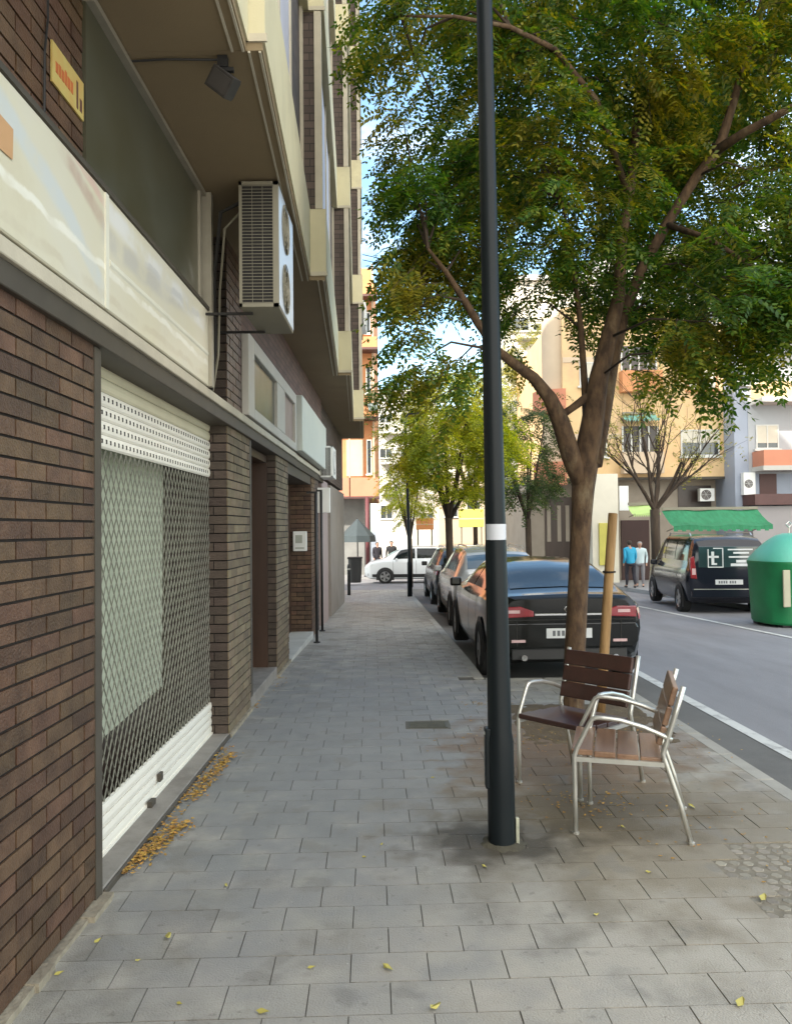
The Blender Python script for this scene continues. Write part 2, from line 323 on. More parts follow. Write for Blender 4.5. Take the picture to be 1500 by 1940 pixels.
# kerb stones
m_kerb = mat('kerb_granite', (.36, .35, .31), .8, 0, .15, 5, island=.08, bump=.4, bs=90, dirt=(.2, .19, .17), ds=2, dth=.58)
mb = MB()
def kerb_run(p, q, ln=.6, wd=.12, h=.135):
    p, q = Vector(p), Vector(q); n = max(1, round((q - p).length / ln)); d = (q - p) / n; t = d.normalized(); nrm = Vector((t.y, -t.x))
    for i in range(n):
        a = p + d * i + t * .003; b = p + d * (i + 1) - t * .003; o = nrm * wd
        P = [a - o * .5, b - o * .5, b + o * .5, a + o * .5]
        mb.add([(v.x, v.y, gz(v.y) + .002) for v in P] + [(v.x, v.y, gz(v.y) - h) for v in P], [(0, 3, 2, 1), (0, 1, 5, 4), (1, 2, 6, 5), (2, 3, 7, 6), (3, 0, 4, 7)])
kerb_run((sx(2.6, -3), -3), (sx(2.6, 8.85), 8.85)); kerb_run((sx(2.54, 8.86), 8.86), (sx(1.24, 8.86), 8.86)); kerb_run((sx(1.18, 8.93), 8.93), (sx(1.18, 27.4), 27.4))
pr(mb.build('kerb', m_kerb, bevel=.008), kind='structure')
# far pavement across the street
m_pav2 = mat('far_paving', (.30, .30, .30), .85, 0, .1, 2)
mb = MB()
for (y0, y1) in ((2, 10), (10, 60)):
    a0, a1 = FL(y0) + 2.1, FL(y1) + 2.1
    mb.add([(a0, y0, gz(y0)), (30, y0, gz(y0)), (30, y1, gz(y1)), (a1, y1, gz(y1)), (a0, y0, gz(y0) - .14), (a1, y1, gz(y1) - .14)], [(0, 1, 2, 3), (0, 3, 5, 4)])
pr(mb.build('far_pavement', m_pav2, fix=False), kind='structure')
mb = MB(); mb.quad((-30, 39.5, gz(39.5) + .0), (4, 39.5, gz(39.5)), (4, 60, gz(60)), (-30, 60, gz(60)))
mb.quad((-30, 39.5, gz(39.5) - .14), (4, 39.5, gz(39.5) - .14), (4, 39.5, gz(39.5)), (-30, 39.5, gz(39.5)))
pr(mb.build('corner_pavement', m_pav2, fix=False), kind='structure')
# soil pit and cobble patch
m_soil = mat('soil', (.13, .095, .055), .95, 0, .4, 7, (.09, .065, .035), bump=1, bs=40, dirt=(.22, .17, .08), ds=5, dth=.55)
def bumpy(name, cx, cy, hx, hy, m, amp, base, n=26, seed=1):
    r = random.Random(seed); mb = MB(); v = []
    for j in range(n):
        for i in range(n):
            e = min(i, j, n - 1 - i, n - 1 - j); v.append((cx - hx + 2 * hx * i / (n - 1), cy - hy + 2 * hy * j / (n - 1), base + (r.uniform(0, amp) if e > 0 else 0)))
    mb.add(v, [(j * n + i, j * n + i + 1, (j + 1) * n + i + 1, (j + 1) * n + i) for j in range(n - 1) for i in range(n - 1)])
    return mb.build(name, m, smooth=True, fix=False)
pr(bumpy('tree_pit', SOIL[0], SOIL[1], SOIL[2] + .13, SOIL[3] + .1, m_soil, .014, -.004), kind='structure')
pr(sheet('cobble_bed', [COBB[0] - .66, COBB[0] + .66], [COBB[1] - .5, COBB[1] + .5], lambda y: -.0052, mat('cobble_mortar', (.24, .215, .165), .95, 0, .3, 20)), kind='structure')
m_cob = mat('cobble_stone', (.29, .265, .215), .8, 0, .2, 9, island=.18, bump=.4, bs=80)
mb = MB(); r = random.Random(5)
for j in range(13):
    for i in range(16):
        x = COBB[0] - .54 + i * .07 + (j % 2) * .02 + r.uniform(-.006, .006); y = COBB[1] - .41 + j * .068 + r.uniform(-.006, .006)
        a = r.uniform(.034, .039); h = r.uniform(-.0042, -.0022); pts = [(x + a * math.cos(k * 1.047 + r.uniform(-.2, .2)), y + a * math.sin(k * 1.047)) for k in range(6)]
        mb.add([(px, py, -.011) for px, py in pts] + [(x + (px - x) * .75, y + (py - y) * .75, h) for px, py in pts], [tuple(range(6, 12))] + [(k, (k + 1) % 6, 6 + (k + 1) % 6, 6 + k) for k in range(6)])
pr(mb.build('cobble_patch', m_cob, fix=False, smooth=False), kind='structure')
# drain cover let into the paving
dr = empty('drain_cover', (DRAIN.x, DRAIN.y, 0), 0, 'rectangular metal drain cover set flush in the middle of the grey pavement', 'drain cover')
m_iron = mat('cast_iron', (.13, .12, .085), .6, .2, .2, 12)
mb = MB(); mb.box(-.19, .19, -.13, .13, -.02, .0015); mb.build('frame', m_iron, dr)
mb = MB(); mb.box(-.165, .165, -.105, .105, .002, .006); [mb.box(-.15, .15, y - .004, y + .004, .006, .009) for y in (-.08, -.04, 0, .04, .08)]; mb.build('lid', mat('lid_iron', (.10, .095, .065), .55, .3, .25, 20), dr)
# fallen leaves: the drift that nobody could count, and the single ones
m_leafy = mat('dry_leaf', (.46, .29, .06), .7, 0, .3, 30, (.30, .15, .03), island=.35)
m_leafy2 = mat('yellow_leaf', (.48, .42, .10), .6, 0, .2, 30)
def leafpts(x, y, z, s, r):
    a = r.uniform(0, 6.28); c, n = math.cos(a), math.sin(a); up = r.uniform(.0, .4) * s
    L_ = [(-1, 0, .1), (-.3, .38, up / s), (.45, .32, 0), (1, 0, .25), (.4, -.34, up / s), (-.35, -.36, 0)]
    return [(x + s * (p[0] * c - p[1] * n), y + s * (p[0] * n + p[1] * c), z + .004 + s * p[2]) for p in L_]
mb = MB(); r = random.Random(11)
for (a, b, n, wd) in (((-1.36, 3.95), (-1.25, 4.6), 330, .036), ((-1.30, 5.0), (-1.26, 6.0), 280, .03), ((-1.34, 4.0), (-1.34, 6.2), 110, .05), ((-1.33, 7.5), (-1.33, 9.1), 30, .05)):
    for k in range(n):
        t = r.random(); x = a[0] + (b[0] - a[0]) * t + r.gauss(0, wd); y = a[1] + (b[1] - a[1]) * t + r.gauss(0, .03)
        mb.add(leafpts(max(x, -1.36), y, r.uniform(0, .02), r.uniform(.011, .022), r), [(0, 1, 2, 3, 4, 5)])
for (x0, y0, sx_, n) in ((1.2, 4.9, .22, 130), (1.75, 4.35, .35, 40), (1.4, 6.4, .5, 240), (.85, 7.6, .12, 70)):
    for k in range(n):
        mb.add(leafpts(x0 + r.gauss(0, sx_), y0 + r.gauss(0, sx_ * .7), 0, r.uniform(.008, .015), r), [(0, 1, 2, 3, 4, 5)])
pr(mb.build('leaf_litter', m_leafy, fix=False), 'small dry orange leaves drifted against the shop wall and around the chairs', 'leaf litter', kind='stuff')
proto = None; r = random.Random(21)
spots = [(318, 1778, 1.5), (735, 1838, 1.3), (498, 1922, 1.3), (825, 1912, 1.6), (1402, 1905, 1.6), (722, 1602, 1), (690, 1626, .8), (918, 1645, 1.1), (1445, 1705, 1.6), (590, 1836, .8), (185, 1786, 1), (262, 1822, .8), (112, 1848, 1), (428, 1680, .8), (1310, 1531, 1.5), (1130, 1735, .9), (1230, 1655, 1), (1180, 1570, 1.2), (820, 1475, .8), (340, 1905, .8)]
for k, (px, py, s) in enumerate(spots):
    p = onz(px, py, 0)
    if proto is None:
        mb = MB(); mb.add(leafpts(0, 0, 0, .024, r), [(0, 1, 2, 3, 4, 5)]); proto = mb.build('fallen_leaf', m_leafy2, fix=False); o = proto
    else:
        o = proto.copy(); COL.objects.link(o)
    pr(o, 'single small yellow leaf lying by itself on the grey paving stones', 'leaf', 'loose leaves scattered on the paving')
    o.location = (p.x, p.y, .001); o.rotation_euler = (0, 0, r.uniform(0, 6.28)); o.scale = (s, s * r.uniform(.6, 1), s)

# ------------------------------------------------------------ the brick building on the left
XW, XC = -1.38, -1.75
B = empty('apartment_building', (0, 0, 0), 0, 'dark brick apartment block with jutting upper storeys lining the left side of the pavement', 'building')
YE = 21.3
mb = MB(); mb.box(-14, XC, -6, YE, -.6, 21); mb.build('core_wall', M['brickwall'], B)
def bricks(name, m, mm, y0, y1, z0, z1, x=XW, depth=None, jam=None, seed=0, row=.0745, bl=.25):
    """pier front of real bricks standing 8 mm proud of dark mortar; jam: also bricks on the end face that looks up the street"""
    r = random.Random(seed); mb = MB(); mb.box(XC + .002, x - .008, y0 + (.008 if jam else 0), y1, z0, z1, 1)
    n = int((z1 - z0) / row + .5); g = .0055
    for k in range(n):
        a = z0 + k * row + g; b = min(z0 + (k + 1) * row - g, z1)
        y = y0 - (bl / 2 if k % 2 else 0)
        while y < y1 - .01:
            ya, yb = max(y + g, y0), min(y + bl - g, y1); y += bl
            if yb - ya < .03: continue
            p = r.uniform(-.0015, .0015); mb.box(x - .008 - .001, x + p, ya, yb, a, b, 0)
        if jam:
            xx = x - .12 - (.125 if k % 2 else 0); 
            xs_ = [x - .0095] + ([xx] if xx > XC else []) + [max(XC, xx - .25)]
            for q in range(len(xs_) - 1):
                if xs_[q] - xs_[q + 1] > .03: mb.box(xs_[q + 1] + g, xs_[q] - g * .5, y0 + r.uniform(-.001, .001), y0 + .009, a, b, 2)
    return mb.build(name, [m, mm, M['brick_dark'] if jam != 2 else m], B)  # end-face bricks take a darker brick: recess shade put into the colour
LZ = 2.63                                                    # underside of the ledge that runs along the whole front
bricks('brick_pier', M['brick'], M['mortar'], -.5, 3.62, .03, LZ - .002, seed=1)
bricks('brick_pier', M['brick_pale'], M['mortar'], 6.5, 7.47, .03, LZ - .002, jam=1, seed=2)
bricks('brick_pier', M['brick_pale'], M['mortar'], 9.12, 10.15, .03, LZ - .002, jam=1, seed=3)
bricks('brick_pier', M['brick'], M['mortar'], 12.9, 13.55, gz(13), LZ + .0, jam=2, seed=4)
mb = MB()
for (y0, y1, mi) in ((13.552, 14.2, 0), (14.9, 16.2, 1), (16.9, 19.1, 2), (19.1, 21.3, 2)):
    mb.box(XC + .003, XW - .01 - .004 * mi, y0, y1, gz(y1) - .1, LZ - .002, mi)
mb.build('wall_panel', [M['brickwall'], mat('pink_render', (.34, .27, .25), .85, 0, .1, 3), mat('grey_render', (.27, .24, .21), .8, 0, .15, 2, dirt=(.2, .17, .14), ds=1, dth=.55)], B)
# dark doors and shop window of the far bays
mb = MB(); mb.box(XC + .004, XC + .05, 14.2, 14.9, -.1, 2.3); mb.build('door', M['shopdark'], B)
mb = MB(); mb.box(XC + .004, XC + .05, 16.2, 16.9, -.2, 2.2); mb.build('door', M['wood_dark'], B)
# brick wall between ledge and soffit
SZ = 4.14
bricks('brick_wall', M['brick'], M['mortar'], -.5, 3.50, 2.72, SZ, seed=6)
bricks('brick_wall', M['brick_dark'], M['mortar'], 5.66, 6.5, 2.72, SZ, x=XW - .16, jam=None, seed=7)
bricks('brick_wall', M['brick'], M['mortar'], 6.5, 7.12, 2.72, SZ, jam=1, seed=8)
mb = MB(); mb.box(XC + .005, XW - .01, 7.12, 14.9, 2.72, SZ - .002); mb.build('upper_wall', M['brick_red'], B)
mb = MB(); mb.box(XC + .005, XW - .05, 14.9, YE, 2.72, SZ - .002); mb.build('upper_wall', M['brickwall'], B)
# ledge
mb = MB()
for (y0, y1, x) in ((-.5, 10.7, XW + .05), (10.7, 14.9, XW + .04)):
    mb.box(XC + .006, x, y0, y1, LZ + .02, LZ + .085, 0); mb.box(XC + .006, x - .02, y0, y1, LZ - .075, LZ + .02, 1)
mb.build('ledge', [M['stone_trim'], M['edge_dark']], B, bevel=.004)
# pale mortar skirting at the foot of the wall and thresholds
mb = MB(); r = random.Random(9)
y = -.5
while y < 3.7:
    y2 = y + r.uniform(.12, .3); mb.box(XW - .02, XW + r.uniform(.03, .06), y, min(y2, 3.72), -.01, r.uniform(.018, .035)); y = y2
m_bs = mat('base_mortar', (.34, .30, .22), .95, 0, .3, 9, (.22, .19, .14), bump=.8, bs=40); mb.build('base_strip', m_bs, B)
for (a, b) in ((6.5, 7.5), (9.1, 10.2)): MB().box(XW - .02, XW + .02, a, b, -.01, .03).build('base_strip', m_bs, B)
mb = MB(); mb.box(XC + .01, XW - .003, 3.64, 6.5, -.01, .035, 0); mb.box(XW - .003, XW + .012, 3.72, 6.5, -.01, .03, 1)
mb.build('threshold', [M['step'], M['edge_dark']], B, bevel=.005)
mb = MB(); mb.box(XC + .01, XW - .003, 7.47, 9.12, -.01, .12, 0); mb.build('doorstep', M['step'], B, bevel=.005)
mb = MB(); mb.box(XC + .01, XW + .02, 10.16, 12.9, -.1, .03); mb.build('doorstep', M['marble'], B, bevel=.004)
# corner post beside the shutter
mb = MB(); mb.box(XC + .01, XW + .004, 3.622, 3.70, 0, LZ - .08, 0); mb.box(XC + .01, XW - .012, 3.701, 3.735, 0, LZ - .08, 1)
mb.build('corner_post', [M['edge_dark'], M['frame_metal']], B)
mb = MB(); mb.box(XC + .01, XW + .003, 7.472, 7.56, .12, LZ - .08); mb.build('corner_post', M['edge_dark'], B)
# roller shutter
XS = XW - .15
sh = MB(); z = 2.13
s_top = []
for k in range(6):
    za = 2.13 + k * .075
    s_top.append(za)
    n = 5; pr_ = [(XS - .004, za + .001), (XS + .006, za + .012), (XS + .010, za + .037), (XS + .006, za + .062), (XS - .004, za + .074)]
    sh.add([(x, 3.745, z_) for x, z_ in pr_] + [(x, 6.49, z_) for x, z_ in pr_], [(i, i + 1, n + i + 1, n + i) for i in range(n - 1)], 0 if k < 4 else 1)
    if k < 4:
        for q in range(44):
            y = 3.79 + q * .062 + (k % 2) * .031
            if y < 6.44: sh.box(XS + .008, XS + .0118, y - .008, y + .008, za + .028, za + .050, 2)
sh.build('roller_shutter', [M['shutter_white'], M['shutter_cream'], M['hole']], B)
SHO = [o for o in B.children if o.name.startswith('roller_shutter')][0]
mb = MB()
for k in range(4):
    za = .045 + k * .062; mb.extr([(XS - .01, za), (XS + .007, za + .004), (XS + .011, za + .03), (XS + .007, za + .058), (XS - .01, za + .0615)], 1, 3.745, 6.49)
mb.box(XS - .015, XS + .02, 3.745, 6.49, .036, .05)
mb.build('bottom_rail', M['shutter_white'], SHO, fix=True)
MB().box(XS + .016, XS + .035, 5.0, 5.06, .12, .17).build('lock', M['edge_dark'], SHO); MB().box(XS + .02, XS + .05, 4.78, 4.86, .036, .07).build('catch', M['edge_dark'], SHO)
mb = MB(); gz0, gz1 = .295, 2.13; dy, dz_ = .078, .118; ny = int(2.745 / dy); nzz = int((gz1 - gz0) / (dz_ / 2))
rr = .0042
def bar(a, b, r_=rr):
    a, b = Vector(a), Vector(b); t = (b - a).normalized(); u = t.cross(Vector((1, 0, 0))).normalized() * r_; v = Vector((1, 0, 0)) * r_
    P = [a + u, a - u * .5 + v * .87, a - u * .5 - v * .87, b + u, b - u * .5 + v * .87, b - u * .5 - v * .87]
    mb.add(P, [(0, 1, 4, 3), (1, 2, 5, 4), (2, 0, 3, 5)])
for i in range(ny + 1):
    for j in range(nzz):
        y0 = 3.75 + i * dy + (dy / 2 if j % 2 else 0); y1 = 3.75 + i * dy + (dy / 2 if (j + 1) % 2 else 0)
        z0 = gz0 + j * dz_ / 2; z1 = z0 + dz_ / 2
        if y0 < 6.49 and y1 < 6.49: bar((XS, y0, z0), (XS, y1, z1))
        y0b, y1b = y0, y1 - dy if (j + 1) % 2 == 0 else y1
        if j % 2: y1b = y0 + dy / 2
        else: y1b = y0 - dy / 2
        if 3.74 < y1b < 6.49 and y0b < 6.49: bar((XS, y0b, z0), (XS, y1b, z1))
mb.build('grille', M['mesh_steel'], SHO, fix=False)
mb = MB(); mb.box(XS - .06, XS + .03, 3.74, 6.49, 2.58, LZ - .06); mb.box(XS - .05, XS - .012, 3.74, 6.49, 2.30, 2.59); mb.build('shutter_box', M['edge_dark'], SHO)
# shop window behind it
mb = MB(); mb.box(XC + .002, XC + .01, 3.7, 6.5, .03, 2.6); mb.build('shop_window', M['shopdark'], B)
SW = [o for o in B.children if o.name.startswith('shop_window')][0]
mb = MB(); mb.quad((XC + .03, 3.7, .44), (XC + .03, 5.80, .56), (XC + .03, 5.86, 2.5), (XC + .03, 3.7, 2.5)); mb.build('blind', M['curtain'], SW, fix=False)
mb = MB(); mb.box(XC + .015, XC + .05, 5.87, 5.91, .05, 2.5); mb.build('frame', M['edge_dark'], SW)
# entrance
mb = MB(); mb.box(XC + .004, XC + .04, 7.56, 9.12, .12, 2.45); mb.build('entrance_door', M['wood_dark'], B)
ED = [o for o in B.children if o.name.startswith('entrance_door')][0]
mb = MB(); [mb.box(XC + .04, XC + .065, y, y + .06, .14, 2.42) for y in (7.6, 8.3, 9.04)]; mb.box(XC + .04, XC + .062, 7.6, 9.1, 1.1, 1.16); mb.box(XC + .04, XC + .062, 7.6, 9.1, 2.05, 2.1); mb.build('frame', M['edge_dark'], ED)
mb = MB(); mb.tube([(XC + .1, 8.22, .95), (XC + .1, 8.22, 1.35)], .012); mb.build('handle', M['chrome'], ED)
mb = MB(); mb.box(XC + .012, XW - .10, 9.085, 9.11, .12, LZ - .1, 0); mb.box(XC + .012, XW - .10, 7.562, 9.08, 2.46, LZ - .09, 0); mb.build('entrance_lining', M['wood_dark'], B)
mb = MB(); mb.box(XC + .04, XC + .12, 7.75, 8.6, 2.16, 2.42); mb.build('transom_panel', M['white'], ED)
# the deeper entrance recess further on
mb = MB(); mb.box(XC + .004, XC + .03, 10.16, 12.9, .03, 2.4); mb.build('entrance_door', M['wood_dark'], B)
mb = MB(); mb.box(XC + .005, XW - .01, 10.16, 12.895, 2.42, 2.555); mb.build('recess_ceiling', M['edge_dark'], B)

# the jutting storeys: each bay starts a little further out than the last one ends
bayY = [(-2.5, 3.95, -.57, -.72), (3.95, 7.66, -.637, -.806), (7.66, 12.45, -.655, -.88), (12.45, 17.8, -.675, -.93), (17.8, 21.3, -.70, -.84)]
FH = 2.62
BLUE = mat('lilac_blind', (.50, .50, .58), .7, 0, .08, 2, (.44, .45, .53))
mb = MB()
for (y0, y1, x0, x1) in bayY: mb.prism([(XC + .01, y0 + .001), (x0 - .012, y0 + .001), (x1 - .012, y1 - .001), (XC + .01, y1 - .001)], SZ - .02, SZ + .02)
mb.build('soffit', M['soffit'], B)
for bi, (y0, y1, x0, x1) in enumerate(bayY):
    bay = MB()
    def q(t, off): return (x0 + (x1 - x0) * t + off, y0 + (y1 - y0) * t)
    for fl in range(7):
        z0 = SZ + .021 + fl * FH; zb = z0 + .66; zt = SZ + .02 + (fl + 1) * FH
        if fl: z0 -= 0
        # parapet band, cream
        bay.prism([(XC + .02, y0 + .002), q(0, 0)[:1] + (y0 + .002,), q(1, 0)[:1] + (y1 - .002,), (XC + .02, y1 - .002)], z0, zb, 0)
        bay.prism([(XC + .02, y0 - .012), (x0 + .012, y0 - .012), (x0 + .012, y0 + .001), (XC + .02, y0 + .001)], z0 - .0, z0 + .04, 3) if bi else None
        # brick body above it, set back
        bay.prism([(XC + .02, y0 + .02), (x0 - .085, y0 + .02), (x1 - .085, y1 - .02), (XC + .02, y1 - .02)], zb, zt, 1)
        # window strip with lilac blinds in the middle of the bay, white trim posts
        a, b = (.12, .62)
        pa, pb = q(a, -.070), q(b, -.070); pc, pd = q(b, -.10), q(a, -.10)
        bay.prism([pa, pb, pc, pd], zb + .02, zt - .12, 2)
        for t in (a, (a + b) / 2, b, .985):
            p = q(t, -.055); bay.box(p[0] - .06, p[0], p[1] - .025, p[1] + .025, zb + .001, zt - .002, 3)
        p = q(0, 0); bay.box(p[0] - .10, p[0] - .03, y0 - .004, y0 + .05, zb + .001, zt - .002, 3)
    bay.build('bay', [M['stucco'], M['brickwall'], BLUE, M['stone_trim']], B)
# continuous double drip rail under the edge of the soffit
mb = MB()
for (y0, y1, x0, x1) in bayY:
    for off in (.02, .075): mb.prism([(x0 - off - .012, y0 + .003), (x0 - off, y0 + .003), (x1 - off, y1 - .003), (x1 - off - .012, y1 - .003)], SZ - .03, SZ - .019)
mb.build('drip_rail', M['stone_trim'], B)

# ---- things fixed to the building
def tagmb(mb, name, m, label, cat, group=None, **k): return pr(mb.build(name, m, **k), label, cat, group)
# long light sign with its dark panel above
s = empty('shop_sign', (XW, 3.0, 2.9), 0, 'long faded off white shop sign over the brick pier and the shutter', 'sign'); sl = s.location
def rel(mb, o):
    mb.v = [(x - o.x, y - o.y, z - o.z) for x, y, z in mb.v]; return mb
mb = MB(); mb.box(XW + .002, XW + .06, -.5, 5.6, LZ + .09, 3.26); rel(mb, sl).build('sign_face', M['signwhite'], s, bevel=.006)
mb = MB(); mb.box(XW + .06, XW + .066, 3.60, 3.64, LZ + .09, 3.255); mb.box(XW - .01, XW + .07, -.5, 5.6, 3.26, 3.285, 1); mb.extr([(XW + .06, 2.93), (XW + .066, 2.94), (XW + .066, 2.955), (XW + .06, 2.965)], 1, 3.66, 5.58) 
rel(mb, sl).build('trim', [M['seam'], M['edge_dark']], s)
# faded printed design, part of the sign's face: soft blue sweep, worn red streak, grey sweep
def printed(m, bands):
    t = m.node_tree; N = t.nodes; lk = t.links.new; b = N['Principled BSDF']; cur = b.inputs['Base Color'].links[0].from_socket
    co = N.new('ShaderNodeTexCoord'); sp = N.new('ShaderNodeSeparateXYZ'); lk(co.outputs['Object'], sp.inputs[0])
    nn = N.new('ShaderNodeTexNoise'); nn.inputs['Scale'].default_value = 5; nn.inputs['Detail'].default_value = 7; lk(co.outputs['Object'], nn.inputs['Vector'])
    def op(o, a, b_=None, c_=None):
        n = N.new('ShaderNodeMath'); n.operation = o
        for i, v in enumerate((a, b_, c_)):
            if v is None: continue
            if isinstance(v, (int, float)): n.inputs[i].default_value = v
            else: lk(v, n.inputs[i])
        return n.outputs[0]
    def ss(v, a, b_):
        n = N.new('ShaderNodeMapRange'); n.interpolation_type = 'SMOOTHSTEP'; n.inputs[1].default_value = a; n.inputs[2].default_value = b_; lk(v, n.inputs[0]); return n.outputs[0]
    y, z = sp.outputs[1], sp.outputs[2]
    for (ya, yb_, z0, s1, s2, hw, col, amt) in bands:      # centre line z0 + s1*(y-ya) + s2*(y-ya)^2, relative to the sign
        tt = op('SUBTRACT', y, ya); ctr = op('ADD', op('MULTIPLY', tt, s1), op('MULTIPLY_ADD', op('MULTIPLY', tt, tt), s2, z0))
        dd = op('ABSOLUTE', op('SUBTRACT', z, op('ADD', ctr, op('MULTIPLY_ADD', nn.outputs[0], .09, -.045))))
        k = op('SUBTRACT', 1.0, ss(dd, hw * .5, hw * 1.5)); k = op('MULTIPLY', k, ss(y, ya - .05, ya + .10)); k = op('MULTIPLY', k, op('SUBTRACT', 1.0, ss(y, yb_ - .10, yb_ + .05)))
        k = op('MULTIPLY', op('MULTIPLY', k, ss(nn.outputs[0], .25, .6)), amt); mm = N.new('ShaderNodeMixRGB'); mm.inputs[2].default_value = col + (1,); lk(k, mm.inputs[0]); lk(cur, mm.inputs[1]); cur = mm.outputs[0]
    lk(cur, b.inputs['Base Color'])
printed(M['signwhite'], [(-.45, .62, .25, -.12, -.22, .05, (.52, .58, .62), .6), (-.6, 2.6, .02, -.015, 0, .016, (.78, .76, .66), .9), (.10, .62, .34, -.28, 0, .035, (.42, .28, .22), .65), (.15, .62, .39, -.22, 0, .02, (.60, .42, .34), .8),
   (.55, 2.2, .16, -.05, .07, .05, (.44, .43, .41), .65), (.6, 2.5, .28, -.03, .0, .05, (.72, .72, .70), .8), (1.0, 2.4, .22, 0, .02, .02, (.38, .38, .37), .45), (-.6, 2.6, -.12, 0, 0, .02, (.50, .44, .32), .5)])
def sweep(cols, pts, name, d):
    mb = MB(); mb.add([(XW + .06 + d, y, z) for y, z in pts], [tuple(range(len(pts)))]); return rel(mb, sl).build(name, cols, s, fix=False)
m_pb = mat('faded_blue', (.58, .61, .58), .42, 0, .05, 3); m_pr = mat('faded_red', (.40, .27, .21), .42, 0, .3, 4, (.52, .45, .36)); m_po = mat('faded_orange', (.58, .34, .17), .42)
m_pg = mat('faded_grey', (.42, .41, .36), .42, 0, .2, 3, (.56, .54, .45))
0 and sweep(m_pb, [(2.76, 3.10), (2.95, 3.08), (3.2, 3.02), (3.45, 2.93), (3.60, 2.85), (3.60, 2.93), (3.45, 3.01), (3.2, 3.1), (2.95, 3.15), (2.76, 3.16)], 'printed_sweep', .002)
0 and sweep(m_pr, [(3.22, 3.18), (3.4, 3.10), (3.59, 2.97), (3.59, 3.06), (3.5, 3.14), (3.36, 3.2)], 'printed_sweep', .004)
0 and sweep(m_pg, [(3.66, 3.0), (4.0, 2.98), (4.5, 3.0), (5.2, 3.08), (5.2, 3.14), (4.6, 3.15), (4.1, 3.13), (3.66, 3.08)], 'printed_sweep', .002)
sweep(m_po, [(2.4, 2.98), (2.72, 2.99), (2.725, 3.1), (2.4, 3.12)], 'printed_sweep', .0045)
# dark olive glazed panel over the shutter
s = empty('glazed_panel', (XW, 4.6, 3.3), 0, 'dark olive glass panel in a pale metal frame above the shop sign', 'window panel')
mb = MB(); mb.box(XW - .15, XW + .012, 3.505, 5.55, 3.288, 4.08); rel(mb, s.location).build('pane', M['olive'], s)
mb = MB(); mb.box(XW - .15, XW + .05, 3.505, 5.62, 4.08, SZ - .03); mb.box(XW - .15, XW + .085, 5.6, 5.66, LZ + .09, SZ - .03); mb.box(XW + .013, XW + .03, 5.50, 5.55, 3.288, 4.08)
rel(mb, s.location).build('frame', M['frame_metal'], s)
# yellow alarm plate
s = empty('alarm_plate', (XW, 3.32, 3.6), 0, 'small yellow plate with red lettering on the brick wall above the shop sign', 'sign')
mb = MB(); mb.box(XW + .004, XW + .012, 3.16, 3.48, 3.52, 3.69); rel(mb, s.location).build('plate', mat('plate_yellow', (.50, .40, .13), .5, 0, .1, 12, (.50, .33, .10)), s)
mb = MB(); r = random.Random(4)
y = 3.19
for wd in (.025, .02, .025, .02, .028, .02):
    mb.box(XW + .012, XW + .0135, y, y + wd, 3.575, 3.575 + r.choice((.045, .05, .06))); y += wd + .007
rel(mb, s.location).build('lettering', mat('letter_red', (.50, .14, .04), .5), s)
mb = MB(); mb.box(XW + .012, XW + .0135, 3.40, 3.418, 3.54, 3.66); mb.box(XW + .012, XW + .0135, 3.435, 3.46, 3.545, 3.60); rel(mb, s.location).build('emblem', mat('emblem_brown', (.13, .06, .04), .5), s)
mb = MB(); mb.tube([(XW + .012, 3.12, 4.1), (XW + .012, 3.12, 3.75), (XW + .012, 3.09, 3.6), (XW + .012, 3.085, 3.29)], .005, 5)
tagmb(mb, 'cable', M['black'], 'thin black cable running down the brick beside the small yellow plate', 'cable')
# floodlight under the soffit
fx, fy = -.86, 4.0
s = empty('floodlight', (fx, fy, SZ - .03), 0, 'small dusty grey floodlight hanging under the brown soffit', 'lamp')
mb = MB(); mb.box(-.025, .025, -.02, .02, -.05, .008); mb.box(-.055, .055, -.012, .012, -.07, -.05); mb.build('bracket', M['black'], s)
RM = Matrix.Translation((0, 0, -.125)) @ Matrix.Rotation(R(38), 4, 'Y') @ Matrix.Rotation(R(24), 4, 'X')
mb = MB(); mb.box(-.065, .065, -.045, .04, -.055, .055, 0, RM); [mb.box(-.055 + i * .022, -.049 + i * .022, .04, .055, -.045, .045, 0, RM) for i in range(6)]
mb.build('housing', mat('lamp_grey', (.05, .045, .04), .6, .3, .3, 14), s, bevel=.008, bseg=2)
mb = MB(); mb.box(-.052, .052, -.049, -.046, -.042, .042, 0, RM); mb.build('lens', mat('lamp_glass', (.055, .05, .045), .3), s)
mb = MB(); mb.tube([(-1.36, 4.02, SZ - .028), (-1.15, 4.0, SZ - .03), (-.98, 4.0, SZ - .034), (-.87, 4.0, SZ - .036)], .006, 5)
tagmb(mb, 'cable', M['black'], 'short black cable feeding the floodlight under the soffit', 'cable')
